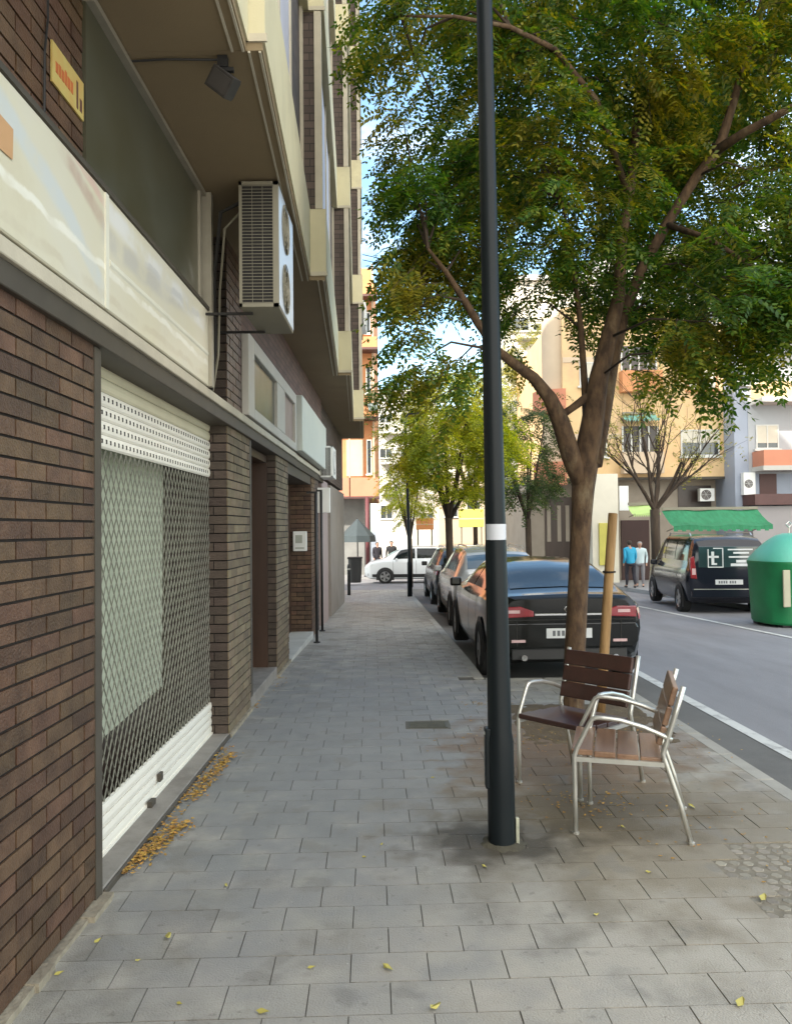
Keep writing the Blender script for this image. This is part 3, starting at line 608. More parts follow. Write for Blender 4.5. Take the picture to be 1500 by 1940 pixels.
# air conditioners
def ac_unit(name, loc, w_, d_, h_, label, group, fans=1, face='x', grey=None, rz=0, side_grille=False):
    """w_ along local y, d_ along x (fan face at +x)"""
    s = empty(name, loc, rz, label, 'air conditioner', group)
    g = grey or M['ac_grey']
    mb = MB(); mb.box(-d_, 0, 0, w_, 0, h_); mb.build('casing', g, s, bevel=.008, bseg=2)
    for k in range(fans):
        cz = h_ * (k + .5) / fans; ra = min(w_ * .36, h_ / fans * .40); mb = MB(); cy = w_ * .42
        n = 20; mb.add([(.004, cy + ra * math.cos(6.283 * i / n), cz + ra * math.sin(6.283 * i / n)) for i in range(n)], [tuple(range(n))]); mb.build('fan_grille', M['shopdark'], s, fix=False)
        mb = MB()
        for q_ in (.25, .5, .75, 1): mb.tube([(.010, cy + ra * q_ * math.cos(6.283 * i / n), cz + ra * q_ * math.sin(6.283 * i / n)) for i in range(n + 1)], .004, 4)
        for a_ in range(6): mb.tube([(.010, cy, cz), (.010, cy + ra * math.cos(a_ * 1.047), cz + ra * math.sin(a_ * 1.047))], .004, 4)
        mb.build('fan_guard', g, s)
    if side_grille:
        mb = MB(); mb.box(-d_ + .02, -.035, -.004, -.002, .03, h_ - .03); mb.build('coil', M['dark'], s)
        mb = MB(); nn = 36
        for i in range(nn + 1): z_ = .03 + (h_ - .06) * i / nn; mb.box(-d_ + .018, -.033, -.010, -.005, z_ - .0016, z_ + .0016)
        for i in range(4): x_ = -d_ + .02 + (d_ - .057) * i / 3; mb.box(x_ - .0014, x_ + .0014, -.013, -.010, .03, h_ - .03)
        mb.box(-d_ - .0, -d_ + .02, -.012, -.001, 0, h_); mb.box(-.035, 0, -.012, -.001, 0, h_); mb.box(-d_, 0, -.012, -.001, 0, .025); mb.box(-d_, 0, -.012, -.001, h_ - .025, h_)
        mb.build('side_grille', g, s)
    return s
a = ac_unit('air_conditioner', (-.79, 5.42, 3.23), .76, .27, .87, 'large air conditioner hung below the soffit with its coil side facing the camera', 'air conditioners on the brick block', 2, side_grille=True)
mb = MB(); mb.box(.0005, .004, .02, .74, .02, .85); mb.build('front_panel', M['white_blue'], a)
mb = MB(); mb.tube([(-.27, .05, .75), (-.42, .1, .7), (-.50, .25, .3), (-.52, .35, -.2), (-.56, .4, -.5)], .014, 6); mb.tube([(-.27, .08, .70), (-.40, .14, .6), (-.47, .29, .2), (-.50, .36, -.25), (-.56, .44, -.5)], .009, 6, 1); mb.build('pipe', [M['dark'], M['ac_grey']], a)
for y_ in (.10, .62): MB().box(-.59, -.20, y_, y_ + .02, -.022, -.006).build('bracket', M['dark'], a)
# white framed sign / window over the second pier, light box after it
s = empty('framed_sign', (XW, 8.8, 2.9), 0, 'white framed shop sign with a dark centre above the entrance door', 'sign')
mb = MB()
y0, y1, z0, z1 = 7.15, 10.6, 2.74, 3.50
for b_ in ((y0, y0 + .30, z0, z1), (y1 - .12, y1, z0, z1), (y0 + .30, y1 - .12, z1 - .14, z1), (y0 + .3, y1 - .12, z0, z0 + .10), (8.9, 9.5, z0 + .1, z1 - .14)): mb.box(XW - .008, XW + .06, *b_)
rel(mb, s.location).build('frame', mat('sign_grey', (.50, .48, .43), .5, 0, .12, 2), s, bevel=.006)
mb = MB(); mb.box(XW - .006, XW + .02, y0 + .3, 8.9, z0 + .1, z1 - .14); rel(mb, s.location).build('panel', mat('panel_dark', (.09, .10, .075), .3, 0, .4, 3), s)
mb = MB(); mb.box(XW - .006, XW + .02, 9.5, y1 - .12, z0 + .1, z1 - .14); rel(mb, s.location).build('panel', mat('panel_pink', (.33, .25, .22), .5, 0, .2, 3), s)
mb = MB(); mb.box(XW + .002, XW + .13, 10.72, 14.3, 2.76, 3.52)
tagmb(mb, 'light_box', mat('lightbox', (.62, .66, .61), .4, 0, .06, 1.2, (.56, .61, .57)), 'plain white box sign on the brick front, the last and lowest of the signs', 'sign', bevel=.01)
# notice box in the recess
s = empty('notice_box', (-1.55, 12.86, 1.5), 0, 'white notice box fixed to the brick inside the entrance recess', 'notice box')
mb = MB(); mb.box(-.12, .10, -.05, .03, -.16, .16); mb.build('casing', M['white'], s, bevel=.006)
mb = MB(); mb.box(-.08, .03, -.054, -.051, -.03, .10); mb.box(-.085, .06, -.054, -.051, -.12, -.10); mb.build('notice', mat('paper_grey', (.42, .44, .38), .7), s)
# dark down pipes
for (x, y, z1_, lb) in ((-1.235, 12.2, 2.3, 'slim dark post standing at the front edge of the entrance recess'), (-1.31, 13.9, 2.45, 'slim dark post against the pink wall panel past the recess')):
    s = empty('post', (x, y, gz(y)), 0, lb, 'post', 'slim dark posts along the shop fronts')
    mb = MB(); mb.tube([(0, 0, 0), (0, 0, z1_)], .022, 8); mb.build('shaft', M['black'], s, smooth=True)
    mb = MB(); mb.tube([(0, 0, -.001), (0, 0, .02)], .05, 10); mb.build('base', M['black'], s)
    mb = MB(); mb.box(-.14, .02, -.02, .02, z1_, z1_ + .03); mb.build('arm', M['black'], s)
ac_unit('air_conditioner', (-1.12, 14.15, 2.62), .75, .24, .56, 'small white air conditioner on brackets beyond the white box sign', 'air conditioners on the brick block', 1, grey=M['white'], side_grille=True)
mb = MB(); mb.box(XW - .0, XW + .22, 13.9, 14.02, 1.98, 2.42)
tagmb(mb, 'hanging_sign', M['white'], 'small blank white sign projecting below the far air conditioner', 'sign', bevel=.006)
ac_unit('air_conditioner', (-.66, 18.3, 6.4), .8, .28, .6, 'air conditioner high on the far end of the brick block', 'air conditioners on the brick block', 1, grey=M['white'], side_grille=True)
mb = MB()
for dz in (0, .14): mb.tube([(-.8, 20.5, 8.7 + dz), (2, 22, 8.55 + dz), (5, 23.5, 8.6 + dz), (9, 25.5, 8.9 + dz)], .012, 4)
tagmb(mb, 'overhead_cable', M['black'], 'pair of thin black cables strung across the street against the sky', 'cable')
# ------------------------------------------------------------ leaves and trees
def leafmat(name, c1, c2, c3, isl=.3):
    m = bpy.data.materials.new(name); m.use_nodes = True; t = m.node_tree; N = t.nodes; lk = t.links.new; b = N['Principled BSDF']
    co = N.new('ShaderNodeTexCoord'); n1 = N.new('ShaderNodeTexNoise'); n1.inputs['Scale'].default_value = 1.1; n1.inputs['Detail'].default_value = 4; lk(co.outputs['Object'], n1.inputs['Vector'])
    g = N.new('ShaderNodeNewGeometry'); ad = N.new('ShaderNodeMath'); ad.operation = 'MULTIPLY_ADD'; ad.inputs[1].default_value = .28; lk(g.outputs['Random Per Island'], ad.inputs[0]); lk(n1.outputs[0], ad.inputs[2])
    r1 = N.new('ShaderNodeValToRGB'); e = r1.color_ramp.elements; e[0].position = .46; e[0].color = c1 + (1,); e[1].position = .84; e[1].color = c3 + (1,); x = e.new(.64); x.color = c2 + (1,)
    lk(ad.outputs[0], r1.inputs[0]); hs = N.new('ShaderNodeHueSaturation'); mr = N.new('ShaderNodeMapRange'); mr.inputs[3].default_value = 1 - isl; mr.inputs[4].default_value = 1 + isl
    lk(g.outputs['Random Per Island'], mr.inputs[0]); lk(mr.outputs[0], hs.inputs['Value']); lk(r1.outputs[0], hs.inputs['Color'])
    lk(hs.outputs[0], b.inputs['Base Color']); b.inputs['Roughness'].default_value = .5; b.inputs['Specular IOR Level'].default_value = .35
    tr = N.new('ShaderNodeBsdfTranslucent'); hs2 = N.new('ShaderNodeHueSaturation'); hs2.inputs['Value'].default_value = 1.9; hs2.inputs['Hue'].default_value = .49; hs2.inputs['Saturation'].default_value = 1.1
    lk(hs.outputs[0], hs2.inputs['Color']); lk(hs2.outputs[0], tr.inputs[0]); ms = N.new('ShaderNodeMixShader'); ms.inputs[0].default_value = .42
    lk(b.outputs[0], ms.inputs[1]); lk(tr.outputs[0], ms.inputs[2]); lk(ms.outputs[0], N['Material Output'].inputs[0]); return m
LF = leafmat('leaf_green', (.032, .095, .013), (.075, .135, .016), (.21, .185, .02))
LF_Y = leafmat('leaf_yellowgreen', (.17, .23, .022), (.28, .33, .03), (.44, .40, .04))
LF_D = leafmat('leaf_dark', (.03, .06, .02), (.045, .08, .025), (.09, .11, .03))
LF_S = leafmat('leaf_olive', (.15, .17, .04), (.25, .24, .06), (.33, .29, .07))

def compound(P, D, rng, L=.22, nl=6, ll=.05, lw=.017, droop=.35):
    """P,D: (n,3) leaf bases and directions -> verts (n*(2nl+1)*4,3) of leaflet quads"""
    n = len(P); up = np.array([0, 0, 1.]) + rng.normal(0, .35, (n, 3)); D = D / np.linalg.norm(D, axis=1, keepdims=True)
    S = np.cross(D, up); S /= np.linalg.norm(S, axis=1, keepdims=True) + 1e-9; Nn = np.cross(S, D)
    Ls = L * rng.uniform(.7, 1.2, (n, 1)); out = []
    for i in range(nl):
        t = .18 + .8 * i / (nl - 1); c = P + D * Ls * t; c[:, 2] -= droop * (Ls[:, 0] * t) ** 2 / L
        for sgn in (-1, 1):
            dr = S * sgn * .86 + D * .5 - Nn * rng.uniform(.05, .45, (n, 1)); dr /= np.linalg.norm(dr, axis=1, keepdims=True)
            wv = np.cross(dr, Nn); wv /= np.linalg.norm(wv, axis=1, keepdims=True) + 1e-9
            l_ = ll * rng.uniform(.8, 1.15, (n, 1)) * (1 - .25 * abs(t - .5)); 
            out.append(np.stack([c, c + dr * l_ * .45 + wv * lw * .5, c + dr * l_, c + dr * l_ * .45 - wv * lw * .5], 1))
    c = P + D * Ls; c[:, 2] -= droop * Ls[:, 0] ** 2 / L; wv = S
    out.append(np.stack([c, c + D * ll * .5 + wv * lw * .5, c + D * ll, c + D * ll * .5 - wv * lw * .5], 1))
    return np.concatenate(out, 0).reshape(-1, 3)
def quads_obj(name, V, m, parent, origin):
    V = V - np.array(origin); n = len(V) // 4; me = bpy.data.meshes.new(name)
    me.vertices.add(len(V)); me.vertices.foreach_set('co', V.astype(np.float32).ravel())
    me.loops.add(4 * n); me.loops.foreach_set('vertex_index', np.arange(4 * n, dtype=np.int32)); me.polygons.add(n)
    me.polygons.foreach_set('loop_start', np.arange(0, 4 * n, 4, dtype=np.int32)); me.update(calc_edges=True); me.materials.append(m)
    o = bpy.data.objects.new(name, me); COL.objects.link(o); o.parent = parent; return o
def twigs(center, rad, n, axis, rng, tl=.5, down=.25, per=11):
    """n twigs inside a clump, reaching away from the trunk axis; returns leaf bases, directions, twig lines"""
    P, D, T = [], [], []
    for _ in range(n):
        o = np.array(center) + rng.normal(0, 1, 3) * np.array([rad, rad, rad * .75]) * .62
        a = o - np.array(axis); a[2] = 0; a /= np.linalg.norm(a) + 1e-6
        d = a * .8 + rng.normal(0, .5, 3); d[2] = rng.normal(-down, .28); d /= np.linalg.norm(d); l = tl * rng.uniform(.6, 1.2)
        T.append((o, o + d * l * .55 + np.array([0, 0, -.02]), o + d * l + np.array([0, 0, -.09 * l / tl])))
        for k in range(per):
            t = (k + .6) / per; b = o + d * l * t; b[2] -= .09 * t * t
            s = np.cross(d, [0, 0, 1.]); s /= np.linalg.norm(s) + 1e-6
            dd = d * .7 + s * (.75 if k % 2 else -.75) + rng.normal(0, .22, 3); dd[2] -= .30
            P.append(b); D.append(dd)
    return P, D, T
def shift(mb, o): mb.v = [(x - o[0], y - o[1], z - o[2]) for x, y, z in mb.v]; return mb

rng = np.random.default_rng(4)
TY = 6.95; base = at(1083, 1370, TY); base = Vector((base.x, TY, 0))
tree = empty('street_tree', base, 0, 'big leafy street tree with forked trunk beside the brown chairs', 'tree')
def path(pts): return [at(a, b, c) for a, b, c in pts]
mb = MB()
tp = [Vector((base.x - .01, TY, -.02))] + path([(1085, 1340, TY), (1088, 1250, TY), (1093, 1150, TY), (1100, 1000, TY), (1104, 930, TY), (1110, 870, TY), (1122, 800, TY - .02), (1134, 715, TY - .05), (1153, 640, TY), (1172, 560, TY), (1178, 450, TY), (1195, 350, TY + .05), (1208, 200, TY + .1), (1215, 80, TY + .1), (1222, -60, TY)])
mb.tube(tp, [.125, .098, .092, .088, .088, .098, .112, .098, .082, .072, .055, .045, .04, .034, .028, .02], 14)
LIMBS = [
 ([(1106, 925, TY), (1082, 865, TY - .05), (1062, 800, TY - .1), (1042, 755, TY - .15), (1010, 715, TY - .2), (975, 690, TY - .3), (942, 664, TY - .4), (905, 612, TY - .5), (880, 570, TY - .6), (845, 515, TY - .7), (810, 470, TY - .8)], [.085, .085, .078, .062, .05, .043, .038, .034, .030, .02, .012]),
 ([(1062, 788, TY - .1), (1082, 774, TY - .08), (1112, 752, TY - .02)], [.035, .032, .04]),
 ([(1122, 880, TY), (1140, 790, TY + .08), (1158, 690, TY + .15), (1180, 600, TY + .2), (1215, 510, TY + .2), (1262, 425, TY + .1), (1318, 335, TY), (1362, 280, TY - .1), (1390, 190, TY - .1), (1412, 110, TY - .2), (1450, -20, TY - .3), (1480, -160, TY - .3)], [.09, .08, .066, .055, .048, .045, .045, .046, .036, .032, .026, .015]),
 ([(1355, 286, TY - .1), (1410, 250, TY - .3), (1490, 208, TY - .6), (1600, 150, TY - .8)], [.045, .036, .03, .018]),
 ([(1115, 850, TY), (1108, 740, TY + .1), (1100, 620, TY + .1), (1085, 500, TY + .2), (1065, 380, TY + .3)], [.045, .032, .026, .02, .01]),
 ([(1190, 370, TY + .05), (1130, 190, TY - .4), (1050, 92, TY - .7), (965, 50, TY - .9), (860, 30, TY - 1.1), (760, 30, TY - 1.2)], [.03, .026, .022, .018, .013, .008]),
 ([(1262, 425, TY + .1), (1340, 450, TY - .4), (1420, 500, TY - .7), (1500, 560, TY - .9)], [.03, .022, .016, .008]),
 ([(1380, 360, TY + .3), (1450, 325, TY + .2), (1520, 300, TY + .1)], [.01, .014, .012]),
]
nodes = list(tp[7:])
for pts, rr_ in LIMBS:
    p = path(pts); mb.tube(p, rr_, 10); nodes += p[2:]
CL = [(725, 95, 6.6, .28, 7), (765, 30, 6.2, .38, 9), (790, 110, 6.2, .5, 9), (850, 50, 6.7, .5, 9), (765, 235, 6.6, .36, 7), (835, 215, 6.8, .45, 8), (800, 330, 6.6, .35, 8),
      (890, 130, 7.4, .5, 8), (790, 430, 6.5, .36, 15), (850, 400, 6.9, .42, 17), (860, 490, 6.9, .38, 16), (900, 330, 7.3, .4, 12), (795, 520, 6.3, .28, 9), (770, 600, 6.1, .26, 6), (800, 680, 6.1, .3, 10), (860, 690, 6.4, .3, 9), (760, 380, 6.2, .2, 5),
      (960, 60, 6.8, .5, 13), (960, 200, 7.2, .45, 9), (980, 330, 7.4, .5, 14), (960, 460, 7.3, .4, 10), (985, 570, 7.3, .3, 6),
      (1060, 30, 7.2, .5, 15), (1070, 150, 7.0, .45, 10), (1060, 270, 6.6, .45, 16), (1075, 400, 6.7, .45, 16), (1060, 510, 6.9, .36, 9), (1120, 560, 6.6, .28, 8),
      (1170, 60, 6.6, .5, 16), (1180, 180, 6.6, .45, 14), (1160, 300, 6.3, .42, 15), (1150, 420, 7.6, .4, 12), (1230, 250, 7.2, .4, 12), (1220, 370, 7.5, .35, 8),
      (1290, 60, 6.6, .5, 17), (1300, 180, 6.8, .45, 14), (1290, 300, 7.5, .4, 8), (1300, 430, 6.4, .4, 15), (1240, 520, 6.2, .36, 14), (1250, 600, 6.2, .26, 9), (1265, 665, 6.1, .22, 7), (1300, 620, 6.2, .2, 5), (1205, 600, 6.3, .2, 7),
      (1400, 60, 7.0, .5, 13), (1430, 170, 7.0, .45, 12), (1440, 330, 6.6, .36, 9), (1400, 430, 6.1, .42, 16), (1340, 520, 5.9, .38, 17), (1430, 545, 5.8, .34, 15), (1350, 610, 5.9, .28, 12), (1440, 600, 5.9, .24, 9), (1500, 480, 6.0, .4, 12),
      (1480, 80, 6.7, .5, 10), (1520, 250, 6.7, .45, 10), (1560, 400, 6.5, .5, 10), (1540, 560, 6.1, .3, 7)]
for px, py in ((790, -120), (900, -110), (1040, -120), (1180, -110), (1320, -120), (1460, -110), (1100, -260), (1300, -260), (930, -250)): CL.append((px, py, 6.8, .6, 12))
for k in range(26): CL.append((random.uniform(900, 1480), random.uniform(-60, 560), random.uniform(7.8, 9.2), .5, 9))
P, D, T = [], [], []; ax = np.array([base.x, TY, 5])
br = MB()
for (px, py, Y, rad, n) in CL:
    if 1110 < px < 1390 and 130 < py < 610 and Y < 7: Y += 1.0; n = int(n * .8)
    c = at(px, py, Y); nd = min(nodes, key=lambda q: (q - c).length + (0 if q.z < c.z + .2 else .6))
    mid = (nd + c) / 2 + Vector((random.uniform(-.08, .08), random.uniform(-.08, .08), .10)); br.tube([nd, mid, c], [.014, .009, .004], 5)
    p, d, t = twigs(c, rad * .98, int(n * (1.5 if px > 930 or 390 < py < 500 else .95)), ax, rng, per=12, tl=.42)
    ok = lambda q: q[0] > (-.32 if q[2] > 5.3 else -.06)           # pruned back from the facade
    pk = [(a_, b_) for a_, b_ in zip(p, d) if ok(a_)]; P += [a_ for a_, _ in pk]; D += [b_ for _, b_ in pk]; T += [t_ for t_ in t if ok(t_[2])]
for a, b, c in T: br.tube([a, b, c], [.004, .003, .0015], 3, cap=False)
shift(mb, base).build('trunk', M['bark'], tree, smooth=True)
shift(br, base).build('branches', M['bark_dark'], tree, smooth=True, fix=False)
quads_obj('crown', compound(np.array(P), np.array(D), rng, L=.20, nl=6, ll=.060, lw=.027, droop=.5), LF, tree, base)

def small_tree(label, x, y, h_fork, crown_c, crown_r, ncl, mleaf, rng, r0=.08, z0=None, group='trees along the street', lean=0, scale=1.6, per=8, tw=7, nlim=6, name='street_tree'):
    z0 = gz(y) - .1 if z0 is None else z0; o = Vector((x, y, z0)); t = empty(name, o, 0, label, 'tree', group)
    mb = MB(); f = Vector((x + lean, y, z0 + h_fork)); mb.tube([o, o.lerp(f, .5) + Vector((.02, 0, 0)), f], [r0 * 1.25, r0, r0], 8)
    cs = []; cc = Vector(crown_c); ends = []
    for k in range(nlim):
        a = 6.283 * k / nlim + rng.uniform(-.3, .3); e = cc + Vector((math.cos(a) * crown_r[0] * .6, math.sin(a) * crown_r[1] * .6, rng.uniform(-.3, .5) * crown_r[2]))
        m_ = f.lerp(e, .45) + Vector((0, 0, -.05 * crown_r[2])); mb.tube([f - Vector((0, 0, .1)), m_, e], [r0 * .6, r0 * .4, r0 * .15], 6); ends += [m_, e]
    P, D = [], []; br = MB()
    for k in range(ncl):
        v = rng.normal(0, 1, 3); v /= np.linalg.norm(v); v *= rng.uniform(.35, 1) ** .5
        c = np.array(cc) + v * np.array(crown_r); nd = min(ends, key=lambda q: (q - Vector(c)).length); br.tube([nd, Vector(c)], [r0 * .14, r0 * .05], 4, cap=False)
        p, d, _ = twigs(c, .26 * scale, tw, (cc.x, cc.y, 0), rng, tl=.35 * scale, per=per); P += p; D += d
    shift(mb, o).build('trunk', M['bark_dark'], t, smooth=True); shift(br, o).build('branches', M['bark_dark'], t, fix=False)
    if P: quads_obj('crown', compound(np.array(P), np.array(D), rng, L=.17 * scale, nl=4, ll=.06 * scale, lw=.028 * scale, droop=.4), mleaf, t, o)
    return t
c = at(862, 845, 20.1)
small_tree('yellow green tree growing behind the silver hatchback, left of the lamp post', at(850, 1000, 20.1).x, 20.1, 2.3, (c.x + .0, c.y, c.z + .1), (1.45, 1.3, 1.15), 80, LF_Y, rng, r0=.10, scale=1.3, per=9, tw=7)
c = at(985, 880, 30)
small_tree('tall dark green tree on the far side, seen right of the lamp post', at(1000, 1000, 30).x, 30, 2.6, (c.x, c.y, c.z + .6), (1.5, 1.4, 2.1), 46, LF_D, rng, r0=.12, scale=1.7)
c = at(770, 925, 31)
small_tree('small round green tree standing near the crossing behind the far lamp', at(776, 1000, 31).x, 31, 1.9, (c.x, c.y, c.z), (.85, .8, 1.0), 26, LF_Y, rng, r0=.09, scale=1.2)
c = at(870, 760, 52)
small_tree('distant pale yellow tree rising above the far end of the street', at(900, 1000, 52).x, 52, 4, (c.x, c.y, c.z), (3.4, 3, 2.6), 60, LF_Y, rng, r0=.16, scale=2.6)
c = at(1030, 680, 44)
small_tree('distant light green tree in front of the bright cream block', at(1040, 1000, 44).x, 44, 5, (c.x, c.y, c.z), (2.4, 2, 2.2), 44, LF_S, rng, r0=.15, scale=2.2)
# sparse tree across the street
def bare_tree():
    Y = 24.; b = at(1243, 1000, Y); o = Vector((b.x, Y, gz(Y))); t = empty('bare_tree', o, 0, 'almost bare tree with thin spreading branches behind the black van', 'tree', 'trees along the street')
    mb = MB(); r = random.Random(8)
    def grow(p, d, L_, rad, lv):
        n = 3; pts = [p]; q = p.copy(); dd = d.copy()
        for k in range(n):
            dd = (dd + Vector((r.uniform(-.18, .18), r.uniform(-.18, .18), r.uniform(-.05, .14)))).normalized(); q = q + dd * L_ / n; pts.append(q.copy())
        mb.tube(pts, [rad * (1 - .45 * k / n) for k in range(n + 1)], 6 if lv < 2 else 3, cap=False); tips.append(pts[-1])
        if lv >= 4: return
        for k in range(3 if lv else 2):
            a = pts[r.choice((1, 2, 3))]; nd = (dd + Vector((r.uniform(-.85, .85), r.uniform(-.6, .6), r.uniform(-.15, .5)))).normalized(); grow(a, nd, L_ * r.uniform(.55, .8), rad * .5, lv + 1)
    tips = []
    f = at(1240, 965, Y); mb.tube([o, at(1242, 1030, Y), f], [.17, .14, .15], 8)
    for (px, py, rad, l_) in ((1165, 885, .07, 1.9), (1200, 800, .06, 2.4), (1232, 740, .06, 2.6), (1290, 800, .055, 2.2), (1300, 890, .08, 1.8), (1370, 850, .05, 2.2), (1140, 840, .045, 2.2)):
        grow(f - Vector((0, 0, .05)), (at(px, py, Y + r.uniform(-.6, .6)) - f).normalized(), l_, rad, 1)
    shift(mb, o).build('trunk', M['bark_dark'], t, smooth=True, fix=False)
    P, D = [], []
    for q in tips:
        for k in range(2 if q.z > 2.6 else 1): P.append(np.array(q) + rng.normal(0, .08, 3)); D.append(rng.normal(0, 1, 3) + np.array([0, 0, -.3]))
    quads_obj('crown', compound(np.array(P), np.array(D), rng, L=.17, nl=3, ll=.08, lw=.035), LF_S, t, o)
bare_tree()

# support stake with a tie to the trunk
sb = onz(1136, 1352, 0); st = at(1161, 972, sb.y); 
s = empty('tree_stake', sb, 0, 'round wooden stake leaning slightly beside the forked tree trunk', 'stake')
mb = MB(); d = st - sb; mb.tube([Vector((0, 0, -.02)), d * .3 + Vector((.004, 0, 0)), d * .7, d * .995, d], [.046, .044, .043, .042, .036], 12); mb.build('shaft', M['stake'], s, smooth=True)
tz = 1.28; a = d * (tz / d.z); tb = at(1095, 1090, TY) - sb
mb = MB(); tb = Vector((tb.x, tb.y, a.z))
n = 14; mb.tube([a + Vector((.052 * math.cos(6.283 * i / n), .052 * math.sin(6.283 * i / n), 0)) for i in range(n + 1)], .009, 5)
mb.build('tie', M['rope'], s)

# ------------------------------------------------------------ lamp post in front
pb = onz(951, 1598, 0); pt = at(917, 0, pb.y)
post = empty('lamp_post', pb, 0, 'tall dark grey lamp post with a white sticker, nearest the camera', 'lamp post', 'street lamp posts')
d = pt - pb
def pp(z): return Vector((d.x * z / d.z, 0, z))
mb = MB(); zz = [-.01, .02, .25, .55, .60, 1.2, 2.0, 3.2, 4.6, 8]; rr_ = [.077, .074, .073, .072, .064, .060, .054, .047, .043, .036]
mb.tube([pp(z) for z in zz], rr_, 28); smooth_angle(mb.build('shaft', M['pole'], post), 30)
mb = MB(); q = pp(.48); mb.box(q.x - .083, q.x - .052, -.035, .035, .30, .62); mb.build('access_cover', M['pole'], post, bevel=.006, bseg=2)
mb = MB(); mb.box(q.x - .086, q.x - .060, -.02, .006, .585, .600); mb.build('hinge', M['alu'], post)
mb = MB(); q = pp(1.70); n = 20; zs = (1.63, 1.715)
mb.add([(q.x + .0572 * math.cos(-2.75 + 3.3 * i / n), .0572 * math.sin(-2.75 + 3.3 * i / n), z) for z in zs for i in range(n + 1)], [(i, i + 1, n + 2 + i, n + 1 + i) for i in range(n)])
mb.build('sticker', M['sticker'], post, smooth=True, fix=False)
mb = MB(); mb.box(.070, .088, -.035, -.01, 0, .145); mb.build('earth_strip', mat('pale_metal', (.50, .50, .38), .6, .2, .3, 20), post, bevel=.003)
mb = MB(); n = 22; r = random.Random(2); pts = [(.125 * r.uniform(.8, 1.15) * math.cos(6.283 * i / n), .115 * r.uniform(.8, 1.15) * math.sin(6.283 * i / n)) for i in range(n)]
mb.add([(x, y, -.001) for x, y in pts] + [(x * .72, y * .72, .014) for x, y in pts], [tuple(range(n, 2 * n))] + [(i, (i + 1) % n, n + (i + 1) % n, n + i) for i in range(n)])
mb.build('footing', mat('mortar_damp', (.085, .078, .055), .95, 0, .3, 14, bump=.8, bs=50), post, smooth=True, fix=False)
mb = MB(); mb.tube([pp(7.9), pp(7.95) + Vector((.6, 0, .25)), pp(7.95) + Vector((1.3, 0, .3))], [.03, .028, .025], 10); mb.box(pp(8).x + 1.2, pp(8).x + 1.75, -.13, .13, 8.2, 8.3); mb.build('lamp_head', M['pole'], post)
# distant street lamp on the pavement
fy_ = 23.5; p = at(775, 1000, fy_); far = empty('lamp_post', (p.x, fy_, gz(fy_)), 0, 'slim dark lamp post far down the pavement in front of the white car', 'lamp post', 'street lamp posts')
mb = MB(); mb.tube([(0, 0, 0), (0, 0, 1.0), (0, 0, 1.05), (-.04, 0, 3.4), (-.09, 0, 5.3)], [.075, .07, .05, .045, .035], 10); mb.build('shaft', M['pole'], far, smooth=True)
mb = MB(); mb.tube([(-.09, 0, 5.3), (0, 0, 5.42), (.35, 0, 5.45)], .022, 6); mb.box(.2, .62, -.07, .07, 5.42, 5.5); mb.build('lamp_head', M['pole'], far)

# ------------------------------------------------------------ street chairs
def chair(loc, rz, label, wood):
    s = empty('street_chair', loc, rz, label, 'chair', 'metal and wood street chairs')
    W_ = .275; tr_ = .0135
    for sd in (-1, 1):
        y = sd * W_
        mb = MB(); mb.tube([(.25, y, 0), (.25, y, .2), (.25, y, .43), (.235, y, .475), (.165, y, .615), (.152, y, .635), (.13, y, .645), (.09, y, .645), (0, y, .637), (-.12, y, .606), (-.2, y, .575), (-.262, y, .545)], tr_, 8); mb.build('armrest', M['alu'], s, smooth=True)
        mb = MB(); mb.tube([(-.35, y, 0), (-.30, y, .2), (-.222, y, .44), (-.215, y, .47), (-.225, y, .50), (-.28, y, .68), (-.325, y, .835)], tr_ * 1.05, 8); mb.build('leg', M['alu'], s, smooth=True)
        mb = MB(); mb.box(-.23, .25, y - .010, y + .010, .40, .425); mb.build('side_rail', M['alu'], s)
        for fx_ in (.25, -.351): MB().tube([(fx_, y, 0), (fx_, y, .012)], .019, 8).build('foot', M['alu'], s)
    mb = MB(); mb.tube([(.18, -W_, .412), (.18, W_, .412)], .01, 6); mb.build('cross_bar', M['alu'], s); MB().tube([(-.16, -W_, .408), (-.16, W_, .408)], .01, 6).build('cross_bar', M['alu'], s)
    mb = MB()
    for k in range(4):
        x1 = .268 - k * .122; mb.box(x1 - .114, x1, -.262, .262, .430 - .006 * k, .462 - .006 * k)
    mb.build('seat', wood, s, bevel=.006, bseg=2)
    mb = MB(); RT = Matrix.Translation((-.212, 0, .475)) @ Matrix.Rotation(-.285, 4, 'Y')
    for k in range(3): mb.box(.012, .042, -.262, .262, .03 + k * .112, .03 + k * .112 + .104, 0, RT)
    mb.build('backrest', wood, s, bevel=.006, bseg=2)
    return s
fa, fb = onz(1078, 1581, 0), onz(1109, 1516, 0); ra_, rb_ = onz(1300, 1603, 0), onz(1304, 1531, 0)
fm, rm = (fa + fb) / 2, (ra_ + rb_) / 2; dv = (fm - rm).normalized(); rz = math.atan2(dv.y, dv.x); print('chair1', fm, rm, (fm - rm).length, (fa - fb).length, rz)
chair((fm + rm) / 2 + dv * .05, rz, 'nearer metal framed chair with brown slat seat, facing the shopfront', M['bench_wood'])
CH2 = (1.17, 5.25); CH2R = R(222)
chair((CH2[0], CH2[1], 0), CH2R, 'farther dark wood chair by the tree, back turned to the parked black car', M['bench_dark'])

